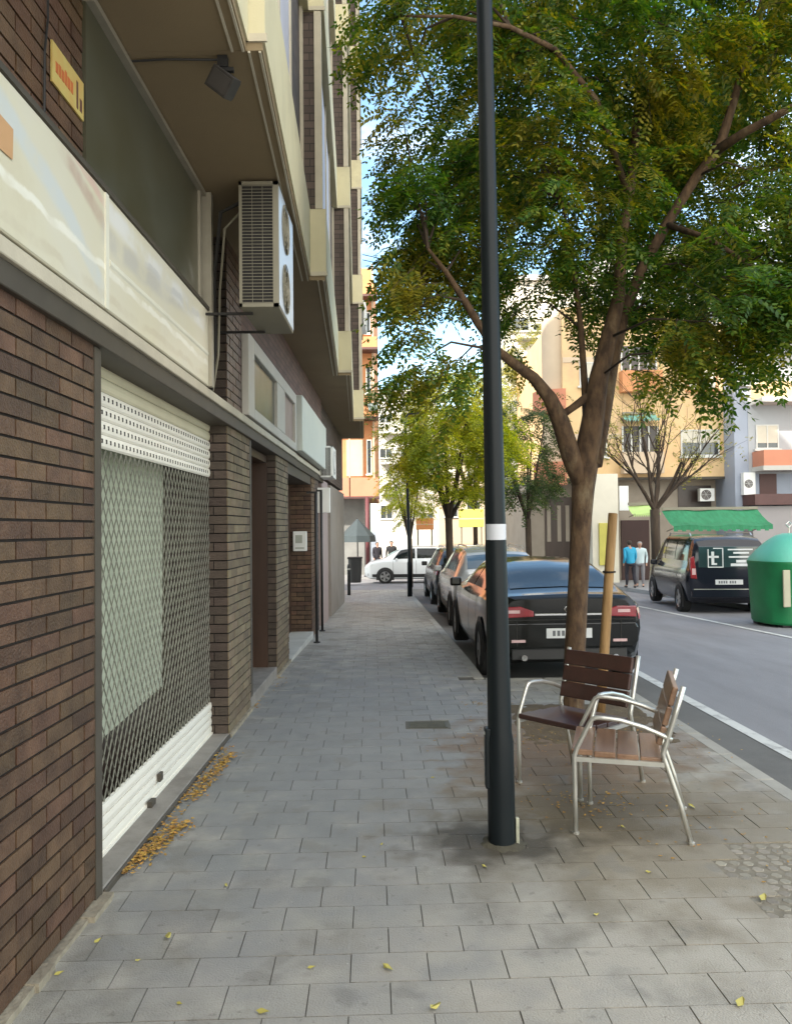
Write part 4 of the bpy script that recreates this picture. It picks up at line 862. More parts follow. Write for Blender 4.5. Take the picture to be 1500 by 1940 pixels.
# ------------------------------------------------------------ vehicles
def paint(name, c, rough=.25, met=0): return mat(name, c, rough, met, .05, 2, spec=.3, coat=.3, dirt=tuple(x * .8 + .02 for x in c), ds=1.6, dth=.62)
def car(name, loc, rz, st, cols, label, group=None, glass=None, wheels=((.78), (3.75)), wr=.33, kind='sedan'):
    s = empty(name, loc, rz, label, 'car' if name != 'black_van' else 'van', group); glass = glass or M['carglass']
    ys = [a[0] for a in st]
    def sec(y):
        y = max(ys[0], min(ys[-1], y)); i = max(k for k in range(len(ys)) if ys[k] <= y); i = min(i, len(ys) - 2)
        t = (y - ys[i]) / (ys[i + 1] - ys[i]); p0, p1, p2, p3 = (st[max(i - 1, 0)], st[i], st[i + 1], st[min(i + 2, len(st) - 1)])
        lin = [a + (b - a) * t for a, b in zip(p1, p2)]
        cat = [.5 * (2 * b + (c - a) * t + (2 * a - 5 * b + 4 * c - d) * t * t + (3 * b - a - 3 * c + d) * t ** 3) for a, b, c, d in zip(p0, p1, p2, p3)]
        _, zb, zl, zt, wl, wb, wt = [.5 * a + .5 * b for a, b in zip(lin, cat)]
        g = zt - zl; 
        return [(0, zb), (wl * .8, zb), (wl * .96, zb + .05), (wl, zb + .16), (wb + .015, zb + (zl - zb) * .55), (wb + .005, zl - .09), (wb - .015, zl), (wb - .03 - (wb - wt) * .06, zl + g * .08),
                (wt + (wb - wt) * .42, zl + g * .55), (wt + (wb - wt) * .06, zt - g * .14), (wt * .93, zt - g * .035), (wt * .6, zt + .006), (0, zt + .018)]
    K_ = 12
    def S(y, k):
        sg = 1
        if k > K_: k = 2 * K_ - k; sg = -1
        c = sec(y); i = min(int(k), K_ - 1); t = k - i; return Vector((sg * (c[i][0] + (c[i + 1][0] - c[i][0]) * t), y, c[i][1] + (c[i + 1][1] - c[i][1]) * t))
    n = 60; Y = sorted(set([ys[0] + (ys[-1] - ys[0]) * (i / n) for i in range(n + 1)] + ys)); mb = MB(); KK = 2 * K_
    v = [S(y, k) for y in Y for k in range(KK)]; f = []
    for j in range(len(Y) - 1):
        for k in range(KK): f.append((j * KK + k, j * KK + (k + 1) % KK, (j + 1) * KK + (k + 1) % KK, (j + 1) * KK + k))
    f.append(tuple(range(KK))); f.append(tuple((len(Y) - 1) * KK + k for k in range(KK)))
    mb.add(v, f); smooth_angle(mb.build('body', cols, s), 32)
    def patch(nm, m, y0, y1, k0, k1, off=.006, par=s, y0b=None, y1b=None, nu=8, nv=6):
        """window-like patch: y0,y1 at k0 edge, y0b,y1b at k1 edge"""
        y0b = y0 if y0b is None else y0b; y1b = y1 if y1b is None else y1b; vs = []
        for i in range(nu + 1):
            for j in range(nv + 1):
                k = k0 + (k1 - k0) * j / nv; u = i / nu; y = (y0 + (y1 - y0) * u) * (1 - j / nv) + (y0b + (y1b - y0b) * u) * (j / nv)
                p = S(y, k); e = .01; a = S(y + e, k) - S(y - e, k); b = S(y, k + .05) - S(y, k - .05); nn = a.cross(b)
                if nn.length < 1e-9: nn = Vector((0, 0, 1))
                nn.normalize(); ctr = Vector((0, y, .7))
                if nn.dot(p - ctr) < 0: nn = -nn
                vs.append(p + nn * off)
        mb = MB(); mb.add(vs, [(i * (nv + 1) + j, i * (nv + 1) + j + 1, (i + 1) * (nv + 1) + j + 1, (i + 1) * (nv + 1) + j) for i in range(nu) for j in range(nv)])
        o = mb.build(nm, m, par, fix=False); smooth_angle(o, 40); return o
    # wheels and arches
    for wy in wheels:
        for sd in (-1, 1):
            wx = (sec(wy)[4][0]) * sd
            mb = MB(); n_ = 28; ra = wr * 1.17; mb.add([(wx + sd * .012, wy + ra * math.cos(3.1416 * i / n_), wr + ra * math.sin(3.1416 * i / n_)) for i in range(n_ + 1)] + [(wx + sd * .012, wy - ra, wr * .5), (wx + sd * .012, wy + ra, wr * .5)], [tuple(range(n_ + 1)) + (n_ + 1, n_ + 2)])
            mb.build('wheel_arch', M['black'], s, fix=False)
            wo = empty('wheel', (wx + sd * .004, wy, wr)); wo.parent = s
            mb = MB(); a0, a1 = (-.20 * sd, .03 * sd); pr_ = [(a0, wr * .6), (a0, wr * .95), (a0 + .03 * sd, wr), (a1 - .03 * sd, wr), (a1, wr * .95), (a1, wr * .66)]; n_ = 26
            mb.add([(x, r_ * math.cos(6.2832 * i / n_), r_ * math.sin(6.2832 * i / n_)) for i in range(n_) for x, r_ in pr_], [(i * 6 + j, i * 6 + j + 1, ((i + 1) % n_) * 6 + j + 1, ((i + 1) % n_) * 6 + j) for i in range(n_) for j in range(5)])
            mb.build('tyre', M['rubber'], wo, smooth=True)
            mb = MB(); x = a1 - .02 * sd; mb.tube([(x - .03 * sd, 0, 0), (x, 0, 0)], .06, 10)
            for q_ in range(5):
                a = q_ * 1.2566; c_, s_ = math.cos(a), math.sin(a); w0, w1 = .035, .055
                mb.add([(x, r_ * c_ - w_ * s_, r_ * s_ + w_ * c_) for r_, w_ in ((.03, -w0), (.03, w0), (wr * .66, w1), (wr * .66, -w1))] + [(x - .03 * sd, r_ * c_ - w_ * s_, r_ * s_ + w_ * c_) for r_, w_ in ((.03, -w0), (.03, w0), (wr * .66, w1), (wr * .66, -w1))], [(0, 1, 2, 3), (0, 3, 7, 4), (1, 5, 6, 2), (4, 7, 6, 5)])
            mb.tube([(x - .01 * sd, wr * .63 * math.cos(6.2832 * i / 20), wr * .63 * math.sin(6.2832 * i / 20)) for i in range(21)], .018, 5)
            mb.add([(x - .05 * sd, wr * .64 * math.cos(6.2832 * i / 20), wr * .64 * math.sin(6.2832 * i / 20)) for i in range(20)], [tuple(range(20))], 1)
            mb.build('rim', [M['rim'], M['black']], wo, fix=False)
    return s, S, patch, sec
M['rim'] = mat('rim', (.38, .38, .38), .3, .7)
def seams(patch, ys_, m, k0=3.2, k1=7):
    for y in ys_: patch('door_seam', m, y - .006, y + .006, k0, k1, off=.0025, nu=1, nv=10); patch('door_seam', m, y - .006, y + .006, 24 - k0, 24 - k1, off=.0025, nu=1, nv=10)
def mirrorset(s, y, z, x, m):
    for sd in (-1, 1):
        mb = MB(); mb.box(sd * x, sd * (x + .17), y - .05, y + .05, z, z + .13); mb.build('wing_mirror', m, s, bevel=.03, bseg=3)
def plate(s, y, z, m=None, w=.26):
    mb = MB(); mb.box(-w, w, y - .012, y - .002, z - .055, z + .055); p = mb.build('licence_plate', M['plate'], s)
    mb = MB(); x = -w + .07
    for q_ in range(7): mb.box(x, x + .032, y - .015, y - .0125, z - .03, z + .03); x += .052 if q_ != 3 else .085
    mb.build('characters', mat('plate_ink', (.12, .13, .14), .5), p)
# black sedan
BP = paint('paint_black', (.007, .008, .008), .16)
st = [(0, .42, .86, .98, .70, .76, .64), (.05, .33, .89, 1.02, .80, .82, .70), (.2, .24, .91, 1.04, .86, .865, .70), (.42, .2, .93, 1.10, .885, .885, .68), (.85, .18, .94, 1.27, .89, .89, .64), (1.3, .18, .93, 1.365, .89, .89, .61), (2.1, .18, .91, 1.385, .89, .89, .58), (2.8, .18, .91, 1.33, .89, .89, .58), (3.3, .18, .91, 1.16, .89, .885, .62), (3.65, .18, .90, .99, .89, .88, .70), (4.3, .22, .78, .87, .86, .83, .70), (4.6, .34, .60, .68, .70, .68, .56)]
CY = 9.02; hd = math.atan2(.03, 1)
s, S_, patch, sec = car('black_sedan', (1.95, CY, gz(CY) - .115), hd, st, BP, 'black saloon car parked nearest, its tail lights toward the camera', 'cars parked along the kerb')
patch('rear_window', M['glass'], .36, 1.12, 10.15, 13.85, off=.008, nv=14)
patch('side_window', M['carglass'], .98, 2.0, 7.3, 9.7, y0b=1.25, y1b=2.0); patch('side_window', M['carglass'], 2.08, 3.25, 7.3, 9.7, y0b=2.08, y1b=2.85)
patch('side_window', M['carglass'], .98, 2.0, 16.7, 14.3, y0b=1.25, y1b=2.0); patch('side_window', M['carglass'], 2.08, 3.25, 16.7, 14.3, y0b=2.08, y1b=2.85)
patch('windscreen', M['glass'], 2.9, 3.6, 10.1, 13.9, nv=12)
for (x0_, x1_, z0_, z1_) in ((-.77, .77, .748, .756), (-.60, -.592, .46, .74), (.592, .60, .46, .74)): MB().box(x0_, x1_, -.010, .02, z0_, z1_).build('boot_seam', M['dark'], s)
for sd in (-1, 1): MB().tube([(sd * .52, -.05, .33), (sd * .52, .2, .33)], .035, 10).build('exhaust', M['chrome'], s)
MB().tube([(.02, .50, 1.085), (.25, .62, 1.145), (.36, .70, 1.17)], .009, 5).build('wiper', M['black'], s)
for sd in (-1, 1):
    mb = MB(); x0, x1 = (.40 * sd, .775 * sd); mb.extr([(x0, .79), (x1, .775), (x1, .90), (.55 * sd, .905), (x0, .85)], 1, -.014, .03); tl = mb.build('tail_light', M['tail_red'], s, bevel=.01, bseg=2)
    mb = MB(); mb.box(min(.56 * sd, .70 * sd), max(.56 * sd, .70 * sd), -.017, -.013, .83, .865); mb.build('lens', M['tail_pale'], tl)
    k0, k1 = (4.7, 5.9) if sd > 0 else (19.3, 18.1); patch('tail_light', M['tail_red'], .03, .24, k0, k1, off=.008)
    mb = MB(); mb.box(min(.50 * sd, .66 * sd), max(.50 * sd, .66 * sd), -.02, .02, .50, .53); mb.build('reflector', M['tail_pale'], s)
mb = MB(); mb.box(-.39, .39, -.012, .01, .80, .825); mb.build('chrome_strip', M['chrome'], s, bevel=.003)
mb = MB(); mb.tube([(.05 * math.cos(6.283 * i / 14), -.012, .87 + .035 * math.sin(6.283 * i / 14)) for i in range(15)], .006, 5); mb.build('emblem', M['chrome'], s)
plate(s, -.004, .60)
mb = MB(); mb.extr([(-.74, .43), (.74, .43), (.80, .50), (.80, .66), (.77, .72), (-.77, .72), (-.80, .66), (-.80, .50)], 1, -.03, .05); bo_ = mb.build('bumper', BP, s, bevel=.02, bseg=3); bo_.location.y = .025
mb = MB(); mb.box(-.66, .66, -.012, .1, .30, .425); mb.build('rear_diffuser', M['black'], s, bevel=.01)
mirrorset(s, 3.05, .93, .88, BP); seams(patch, (1.25, 2.04, 3.2), M['black'])
# hatchbacks
hst = [(0, .42, .95, 1.10, .70, .78, .66), (.05, .34, .98, 1.18, .80, .84, .68), (.25, .24, 1.0, 1.36, .87, .875, .66), (.55, .2, 1.0, 1.50, .89, .89, .64), (1.2, .19, .99, 1.575, .89, .89, .63), (2.2, .19, .97, 1.58, .89, .89, .63), (2.8, .19, .97, 1.50, .89, .89, .62), (3.2, .19, .97, 1.30, .89, .89, .64), (3.55, .19, .96, 1.07, .89, .88, .70), (4.1, .22, .86, .96, .87, .84, .72), (4.35, .34, .66, .76, .72, .70, .58)]
def hatch(name, loc, rz, col, label, glass=None, group='cars parked along the kerb', trim=None, sc=1):
    s, S_, patch, sec = car(name, loc, rz, hst, col, label, group, glass, wheels=(.80, 3.45), wr=.335)
    g = glass or M['carglass']
    patch('rear_window', g, .07, .42, 10.0, 14.0, off=.008, nv=14); patch('windscreen', g, 2.85, 3.48, 10.1, 13.9, nv=12)
    for a in (0, 1):
        k = (7.3, 9.6) if a == 0 else (16.7, 14.4)
        patch('side_window', g, .62, 1.12, *k, y0b=.80, y1b=1.12); patch('side_window', g, 1.18, 2.05, *k); patch('side_window', g, 2.13, 3.1, *k, y0b=2.13, y1b=2.72)
        kk = (5.0, 6.6) if a == 0 else (19.0, 17.4); patch('tail_light', M['tail_red'], .02, .26, *kk, off=.010)
        kk = (5.0, 5.9) if a == 0 else (19.0, 18.1); patch('headlight', M['plate'], 4.0, 4.3, *kk, off=.010)
        kk = (2.4, 3.3) if a == 0 else (21.6, 20.7); patch('sill', M['black'], .1, 4.2, *kk, off=.006, nu=20)
    plate(s, -.002, .80); mirrorset(s, 2.95, 1.0, .88, col); seams(patch, (1.15, 2.09, 3.1), M['black'])
    for sd in (-1, 1):
        mb = MB(); mb.tube([(sd * .56, .7, 1.57), (sd * .56, .9, 1.62), (sd * .56, 2.2, 1.63), (sd * .56, 2.4, 1.58)], .014, 6); mb.build('roof_rail', M['alu'], s)
        y0_, y1_ = -.012, .02; mb = MB(); mb.box(min(sd * .52, sd * .76), max(sd * .52, sd * .76), y0_, y1_, .86, .96); mb.build('tail_light', M['tail_red'], s)
    return s
SP = paint('paint_silver', (.46, .48, .49), .25, .4); WP = paint('paint_white', (.72, .74, .75), .22); DP = paint('paint_graphite', (.03, .033, .037), .2)
c2y = 15.2; hatch('silver_hatchback', (2.0, c2y, gz(c2y + 2) - .12), hd, SP, 'silver hatchback parked in front of the black saloon car', M['glass_blue'])
c3y = 21.2; hatch('dark_hatchback', (1.90, c3y, gz(c3y + 2) - .12), hd, DP, 'dark grey hatchback parked farthest along the kerb beyond the silver one')
sy = 35.6; hatch('white_car', (2.95, sy, gz(sy) - .115), R(90), WP, 'white car crossing the street side on at the far end', group='cars in the street beyond')
WC = [o for o in bpy.data.objects if o.name == 'white_car'][0]
hatch('parked_car', (at(945, 1000, 42).x, 42, gz(42) - .115), R(80), SP, 'pale car beyond the crossing, half hidden behind the tree trunk', group='cars in the street beyond')
# black van
vst = [(0, .46, 1.06, 1.60, .74, .80, .68), (.05, .36, 1.07, 1.70, .82, .86, .73), (.2, .26, 1.07, 1.76, .87, .89, .745), (.6, .22, 1.06, 1.79, .9, .9, .75), (2.6, .22, 1.04, 1.79, .9, .9, .75), (3.0, .22, 1.02, 1.66, .9, .9, .74), (3.4, .22, 1.0, 1.36, .9, .9, .74), (3.72, .22, .99, 1.10, .9, .88, .76), (4.15, .25, .86, .96, .87, .84, .74), (4.4, .36, .66, .76, .74, .72, .62)]
vp = onz(1306, 1166, gz(17.8) - .12); VY = 17.9
vx = at(1306, 1100, VY).x + .89
VP = paint('paint_van', (.012, .014, .022), .14)
s, S_, patch, sec = car('black_van', (vx, VY, gz(VY + 1.5) - .118), R(-5.5), vst, VP, 'black van with white lettering on its rear window, parked across the street', 'cars in the street beyond', wheels=(.72, 3.5), wr=.33)
G2 = M['carglass']
mb = MB(); mb.box(-.66, .66, -.012, .01, 1.08, 1.555); rw = mb.build('rear_window', glassmat('glass_dark', (.03, .055, .06), .06), s, bevel=.01)
mb = MB()
def vl(x0, x1, z0, z1): mb.box(x0, x1, -.0155, -.0125, z0, z1)
vl(-.46, -.44, 1.10, 1.50); vl(-.46, -.12, 1.08, 1.10); vl(-.14, -.12, 1.10, 1.52); vl(-.34, -.12, 1.505, 1.525); vl(-.38, -.32, 1.14, 1.44); vl(-.44, -.22, 1.30, 1.345); vl(-.32, -.26, 1.14, 1.18)
vl(-.02, .52, 1.47, 1.50); vl(.10, .44, 1.39, 1.43); vl(0, .60, 1.30, 1.335); vl(.16, .54, 1.19, 1.25); vl(.04, .56, 1.11, 1.17)
mb.build('lettering', M['plate'], rw)
for sd in (-1, 1):
    mb = MB(); mb.extr([(sd * .70, .82), (sd * .84, .84), (sd * .85, 1.30), (sd * .76, 1.34)], 1, -.016, .06); tl = mb.build('tail_light', M['tail_red'], s, bevel=.01)
    mb = MB(); mb.box(min(sd * .73, sd * .81), max(sd * .73, sd * .81), -.020, -.017, .92, 1.06); mb.build('lens', M['tail_pale'], tl)
    k = (7.3, 9.6) if sd > 0 else (16.7, 14.4)
    patch('side_window', G2, .25, 1.3, *k); patch('side_window', G2, 1.36, 2.25, *k); patch('side_window', G2, 2.32, 3.35, *k, y0b=2.32, y1b=2.95)
    kk = (4.55, 4.7) if sd > 0 else (19.45, 19.3); patch('side_moulding', M['alu'], 1.0, 3.2, *kk, off=.008)
    mb = MB(); mb.tube([(sd * .68, .5, 1.79), (sd * .68, .6, 1.85), (sd * .68, 2.4, 1.85), (sd * .68, 2.5, 1.78)], .016, 6); mb.build('roof_rail', M['alu'], s)
patch('windscreen', G2, 2.85, 3.62, 10.1, 13.9, nv=12)
plate(s, -.004, .75, w=.30); mb = MB(); mb.box(-.82, .82, -.035, .1, .40, .60); mb.build('bumper', VP, s, bevel=.02, bseg=2); mb = MB(); mb.box(-.78, .78, -.038, -.034, .585, .60); mb.build('chrome_strip', M['alu'], s)
mirrorset(s, 3.05, 1.02, .89, VP); seams(patch, (1.33, 2.28, 3.25), M['chrome'])

# ------------------------------------------------------------ glass recycling bank
gy = 15.3; gp_ = at(1422, 1100, gy - .5); ig = empty('recycling_container', (gp_.x + .98, gy, gz(gy) - .118), R(8), 'rounded green glass recycling container standing at the right edge beyond the road', 'recycling bin')
def sup(z, a, n=40, e=2.7): return [(math.copysign(abs(math.cos(t)) ** (2 / e), math.cos(t)) * a, math.copysign(abs(math.sin(t)) ** (2 / e), math.sin(t)) * a, z) for t in [6.2832 * i / n for i in range(n)]]
def loft(rings, mb=None):
    mb = mb or MB(); n = len(rings[0]); mb.add([p for r_ in rings for p in r_], [(j * n + i, j * n + (i + 1) % n, (j + 1) * n + (i + 1) % n, (j + 1) * n + i) for j in range(len(rings) - 1) for i in range(n)] + [tuple(range(n))[::-1], tuple((len(rings) - 1) * n + i for i in range(n))]); return mb
smooth_angle(loft([sup(0.06, .62), sup(.10, .645), sup(.5, .665), sup(1.16, .69), sup(1.19, .705), sup(1.24, .705)]).build('body', M['igloo_green'], ig), 30)
smooth_angle(loft([sup(1.242, .69), sup(1.30, .67), sup(1.45, .56, e=2.5), sup(1.60, .42, e=2.3), sup(1.72, .26, e=2.1), sup(1.77, .12, e=2)]).build('dome', M['igloo_top_skylit'], ig), 30)
mb = MB(); [mb.box(x - .08, x + .08, y - .08, y + .08, 0, .08) for x in (-.4, .4) for y in (-.4, .4)]; mb.build('foot', M['black'], ig)
mb = MB(); mb.tube([(.16 * math.cos(6.283 * i / 18), -.60 + .03 * math.cos(6.283 * i / 18) * 0, 1.42 + .10 * math.sin(6.283 * i / 18)) for i in range(19)], .02, 6); mb.build('opening_rim', M['black'], ig)
mb = MB(); mb.tube([(0, -.62, 1.42), (0, -.50, 1.42)], .14, 16); mb.build('opening', M['black'], ig)
mb = MB(); mb.tube([(0, 0, 1.76), (0, 0, 1.88), (.06, 0, 1.94), (0, 0, 1.99), (-.06, 0, 1.94), (0, 0, 1.88)], .014, 6); mb.build('lifting_ring', M['alu'], ig)
mb = MB(); mb.box(-.60, -.46, -.690, -.655, .42, 1.1); mb.build('side_panel', mat('beige_panel', (.42, .40, .29), .6, 0, .1, 4), ig, bevel=.01)
mb = MB(); mb.box(-.5, .5, -.684, -.66, .60, .615); mb.box(.20, .22, -.69, -.66, .2, 1.1); mb.build('rib', M['igloo_green'], ig)
# ------------------------------------------------------------ people
def skinmesh(name, m, chains, parent, sub=1):
    """chains: list of [(x,y,z,r),...]; a later chain may start at an index of the first: (('at',i), pts)"""
    V, E, RR = [], [], []
    for ch in chains:
        if ch[0][0] == 'at': prev = ch[0][1]; pts = ch[1:]
        else: prev = None; pts = ch
        for p in pts:
            V.append(p[:3]); RR.append(p[3]); i = len(V) - 1
            if prev is not None: E.append((prev, i))
            prev = i
    me = bpy.data.meshes.new(name); me.from_pydata(V, E, []); me.materials.append(m)
    o = bpy.data.objects.new(name, me); COL.objects.link(o); o.parent = parent
    md = o.modifiers.new('skin', 'SKIN'); md.use_smooth_shade = True
    if not me.skin_vertices: 
        bpy.context.view_layer.objects.active = o
    sv_ = me.skin_vertices[0].data if me.skin_vertices else None
    if sv_ is None: raise RuntimeError('skin layer')
    for i, r_ in enumerate(RR):
        sv_[i].radius = (r_, r_) if not hasattr(r_, '__len__') else r_; sv_[i].use_root = (i == 0)
    s_ = o.modifiers.new('sub', 'SUBSURF'); s_.levels = s_.render_levels = sub + 1
    return o
SKIN = mat('skin', (.42, .24, .17), .6, 0, .08, 20); HAIR = mat('hair', (.035, .022, .015), .7)
def person(loc, rz, label, h, top, trou, sleeve=None, hair=HAIR, stride=.16, bend=0, arm=.1, bag=None):
    s = empty('person', loc, rz, label, 'person'); k = h / 1.75; B_ = bend
    def q(x, y, z, r_):   # bend forward (towards +y) above the hips
        if z > .95 and B_: dz = z - .95; y += dz * math.sin(B_); z = .95 + dz * math.cos(B_)
        return (x * k, y * k, z * k, (r_[0] * k, r_[1] * k) if hasattr(r_, '__len__') else r_ * k)
    st_ = stride
    legL = [('at', 0), q(-.10, st_ * .25, .85, .085), q(-.11, st_ * .8, .48, .058), q(-.11, st_ * .55, .30, .055), q(-.11, st_ * .9, .09, .035), q(-.12, st_ * .9 + .14, .04, .032)]
    legR = [('at', 0), q(.10, -st_ * .2, .85, .085), q(.11, -st_ * .3, .48, .058), q(.11, -st_ * .8, .30, .055), q(.11, -st_ * 1.1, .10, .035), q(.12, -st_ * 1.1 + .13, .04, .032)]
    armL = [('at', 3), q(-.20, 0, 1.42, .05), q(-.25, -arm, 1.14, .04), q(-.24, arm * .6, .90, .03), q(-.235, arm * .9, .80, (.018, .035))]
    armR = [('at', 3), q(.20, 0, 1.42, .05), q(.25, arm * .5, 1.14, .04), q(.24, arm * 2, .92, .03), q(.235, arm * 2.4, .83, (.018, .035))]
    spine = [q(0, 0, .95, (.14, .10)), q(0, 0, 1.08, (.13, .09)), q(0, 0, 1.26, (.15, .10)), q(0, 0, 1.40, (.15, .085)), q(0, .005, 1.50, .05), q(0, .02, 1.56, .055), q(0, .03, 1.64, .088), q(0, .025, 1.70, .075)]
    skinmesh('body', SKIN, [spine, legL, legR, armL, armR], s)
    t = 1.14
    def f(p, g=1.14): return p if p[0] == 'at' else (p[0], p[1], p[2], (p[3][0] * g, p[3][1] * g) if hasattr(p[3], '__len__') else p[3] * g)
    skinmesh('jacket', top, [[f(q(0, 0, .82, (.17, .13)), 1.12), f(q(0, 0, .98, (.155, .115)), 1.12), f(q(0, 0, 1.25, (.165, .115)), 1.12), f(q(0, 0, 1.42, (.17, .10)), 1.12), f(q(0, .005, 1.53, .075), 1.1)]] + [[(('at', 3))] + [f(x, 1.25) for x in armL[1:4]], [(('at', 3))] + [f(x, 1.25) for x in armR[1:4]]], s)
    skinmesh('trousers', trou, [[f(q(0, 0, .95, (.15, .11)), 1.08)], [('at', 0)] + [f(x, 1.18) for x in legL[1:5]], [('at', 0)] + [f(x, 1.18) for x in legR[1:5]]], s)
    skinmesh('hair', hair, [[q(0, -.03, 1.56, .075), q(0, -.01, 1.67, .105), q(0, .01, 1.75, .085)]], s)
    for sd, ft in ((-1, legL[5]), (1, legR[5])):
        a = legL[4] if sd < 0 else legR[4]; skinmesh('shoe', M['black'], [[(a[0], a[1] - .03, ft[2], .045 * k), (ft[0], ft[1], ft[2], .040 * k)]], s)
    if bag: mb = MB(); mb.box(-.20 * k, .2 * k, -.26 * k, -.12 * k, .98 * k, 1.42 * k); mb.build('backpack', bag, s, bevel=.05, bseg=3)
    return s
BLU = mat('jacket_blue', (.02, .32, .52), .7, 0, .1, 8); DK = mat('cloth_dark', (.022, .02, .028), .8); GR = mat('cloth_grey', (.20, .19, .20), .8, 0, .1, 8); WH = mat('cloth_pale', (.55, .66, .68), .8)
PY = 27; p = at(1193, 1000, PY); person((p.x, PY, gz(PY)), R(10), 'person in a bright blue top and dark trousers walking past the shop', 1.62, BLU, DK, bend=.10, stride=.12)
PY = 27.6; p = at(1211, 1000, PY); person((p.x, PY, gz(PY)), R(160), 'person in pale clothes close beside the one in blue', 1.58, WH, GR, hair=mat('hair_grey', (.3, .28, .26), .7), stride=.08)
PY = 41; p = at(714, 1000, PY); person((p.x, PY, gz(PY)), R(200), 'person in dark clothes at left behind the white crossing car', 1.75, DK, DK)
PY = 40.5; p = at(741, 1000, PY); person((p.x, PY, gz(PY)), R(180), 'person in black standing behind the bonnet of the white car', 1.80, mat('cloth_black', (.01, .01, .012), .8), DK, stride=.05)

# ------------------------------------------------------------ other buildings
WHT = mat('window_white', (.62, .62, .58), .6); PANE = glassmat('pane', (.05, .06, .065), .08); BLIND = mat('blind_cream', (.60, .56, .46), .7, 0, .1, 2)
def window(parent, x0, x1, y, z0, z1, frame=None, split=2, blind=0, name='window'):
    frame = frame or WHT; mb = MB(); t = .05
    mb.box(x0, x1, y - .05, y + .02, z0, z0 + t); mb.box(x0, x1, y - .05, y + .02, z1 - t, z1)
    for i in range(split + 1): xx = x0 + (x1 - x0 - t) * i / split; mb.box(xx, xx + t, y - .048, y + .018, z0 + t + .001, z1 - t - .001)
    o = mb.build(name, frame, parent); mb = MB(); mb.box(x0 + .01, x1 - .01, y - .015, y + .01, z0 + .01, z1 - .01); mb.build('pane', PANE, o)
    if blind: mb = MB(); mb.box(x0 + t, x1 - t, y - .035, y - .02, z1 - t - (z1 - z0) * blind, z1 - t); mb.build('blind', BLIND, o)
    mb = MB(); mb.box(x0 - .08, x1 + .08, y - .12, y + .0, z0 - .08, z0 - .001); mb.build('sill', frame, o)
    return o
def Z(py, Y): return at(750, py, Y).z
def X(px, Y, py=900): return at(px, py, Y).x
def balcony(parent, x0, x1, y, z, d=.9, h=1.0, m=None, railm=None):
    o = MB().box(x0, x1, y - d, y - .002, z - .15, z).build('balcony', m, parent)
    if railm is None:
        mb = MB(); [mb.box(x0 + i * .12, x0 + i * .12 + .02, y - d, y - d + .02, z, z + h) for i in range(int((x1 - x0) / .12))]; mb.box(x0, x1, y - d - .01, y - d + .03, z + h, z + h + .04); mb.build('railing', M['black'], o)
    else:
        MB().box(x0, x1, y - d - .001, y - d + .1, z, z + h).build('railing', railm, o)
    return o
# yellow rendered block
Y0 = 32.; yb = empty('yellow_building', (9, Y0, 0), 0, 'sunlit yellow and orange apartment block across the street behind the bare tree', 'building'); yb.location = (0, 0, 0)
xa, xb, xg = X(1068, Y0), X(1390, Y0), X(1020, Y0); zo = Z(909, Y0)
MB().box(xa, xb, Y0, Y0 + 12, zo, 10.6).build('wall', M['plaster_yellow'], yb)
MB().box(xg - .2, xb - .01, Y0 + .9, Y0 + 11.9, -1.2, zo - .001).build('ground_floor', M['ground_stone'], yb)
mb = MB(); mb.box(xa - .03, xb + .03, Y0 - .06, Y0 + .2, zo - .10, zo - .002); mb.build('cornice', M['edge_dark'], yb)
mb = MB(); mb.box(xb - .12, xb + .002, Y0 - .012, Y0 + .05, zo, 10.6); mb.build('corner_trim', mat('corner_dark', (.22, .16, .09), .8), yb)
window(yb, X(1290, Y0), X(1363, Y0), Y0, Z(870, Y0), Z(820, Y0), split=2, blind=.45)
window(yb, X(1305, Y0), X(1360, Y0), Y0, Z(745, Y0), Z(705, Y0), split=1, blind=1.0, frame=M['plaster_orange'])
window(yb, X(1300, Y0), X(1365, Y0), Y0, Z(620, Y0), Z(570, Y0), split=2, blind=.5)
for (pa, pb_, z0p, z1p) in ((1180, 1246, 898, 812), (1180, 1246, 745, 660)):
    mb = MB(); mb.box(X(pa, Y0), X(pb_, Y0), Y0 - .01, Y0 + .01, Z(z0p, Y0), Z(z1p, Y0)); l_ = mb.build('loggia', mat('loggia_shade', (.10, .09, .085), .7, 0, .2, 1), yb)
    mb = MB(); x0, x1 = X(pa, Y0), X(pb_, Y0); [mb.box(x0 + (x1 - x0) * i / 4 - .03, x0 + (x1 - x0) * i / 4 + .03, Y0 - .05, Y0 - .011, Z(z0p, Y0), Z(z1p, Y0)) for i in range(5)]; mb.build('glazing_bar', WHT, l_)
    MB().box(x0 - .1, x1 + .1, Y0 - .5, Y0 - .012, Z(z0p, Y0) - .1, Z(z0p, Y0) + .75).build('balcony', M['plaster_orange'] if z0p < 800 else M['plaster_cream'], yb)
for (za, zb_) in ((690, 680), (835, 826)): MB().box(xa + .01, X(1175, Y0), Y0 - .02, Y0 - .001, Z(za, Y0), Z(zb_, Y0)).build('string_course', M['plaster_cream'], yb)
window(yb, X(1100, Y0), X(1150, Y0), Y0, Z(735, Y0), Z(690, Y0), blind=.6); window(yb, X(1100, Y0), X(1150, Y0), Y0, Z(870, Y0), Z(822, Y0), blind=.4)
MB().box(X(1298, Y0), X(1362, Y0), Y0 + .86, Y0 + .899, Z(966, Y0 + .9), Z(926, Y0 + .9)).build('opening', M['shopdark'], yb)
mb = MB(); mb.add([(X(1250, Y0), Y0 + .5, Z(966, Y0))], []) ; MB().box(xg + .4, X(1090, Y0 + .9), Y0 + .84, Y0 + .898, -.6, 2.9).build('doorway', M['wood_dark'], yb)
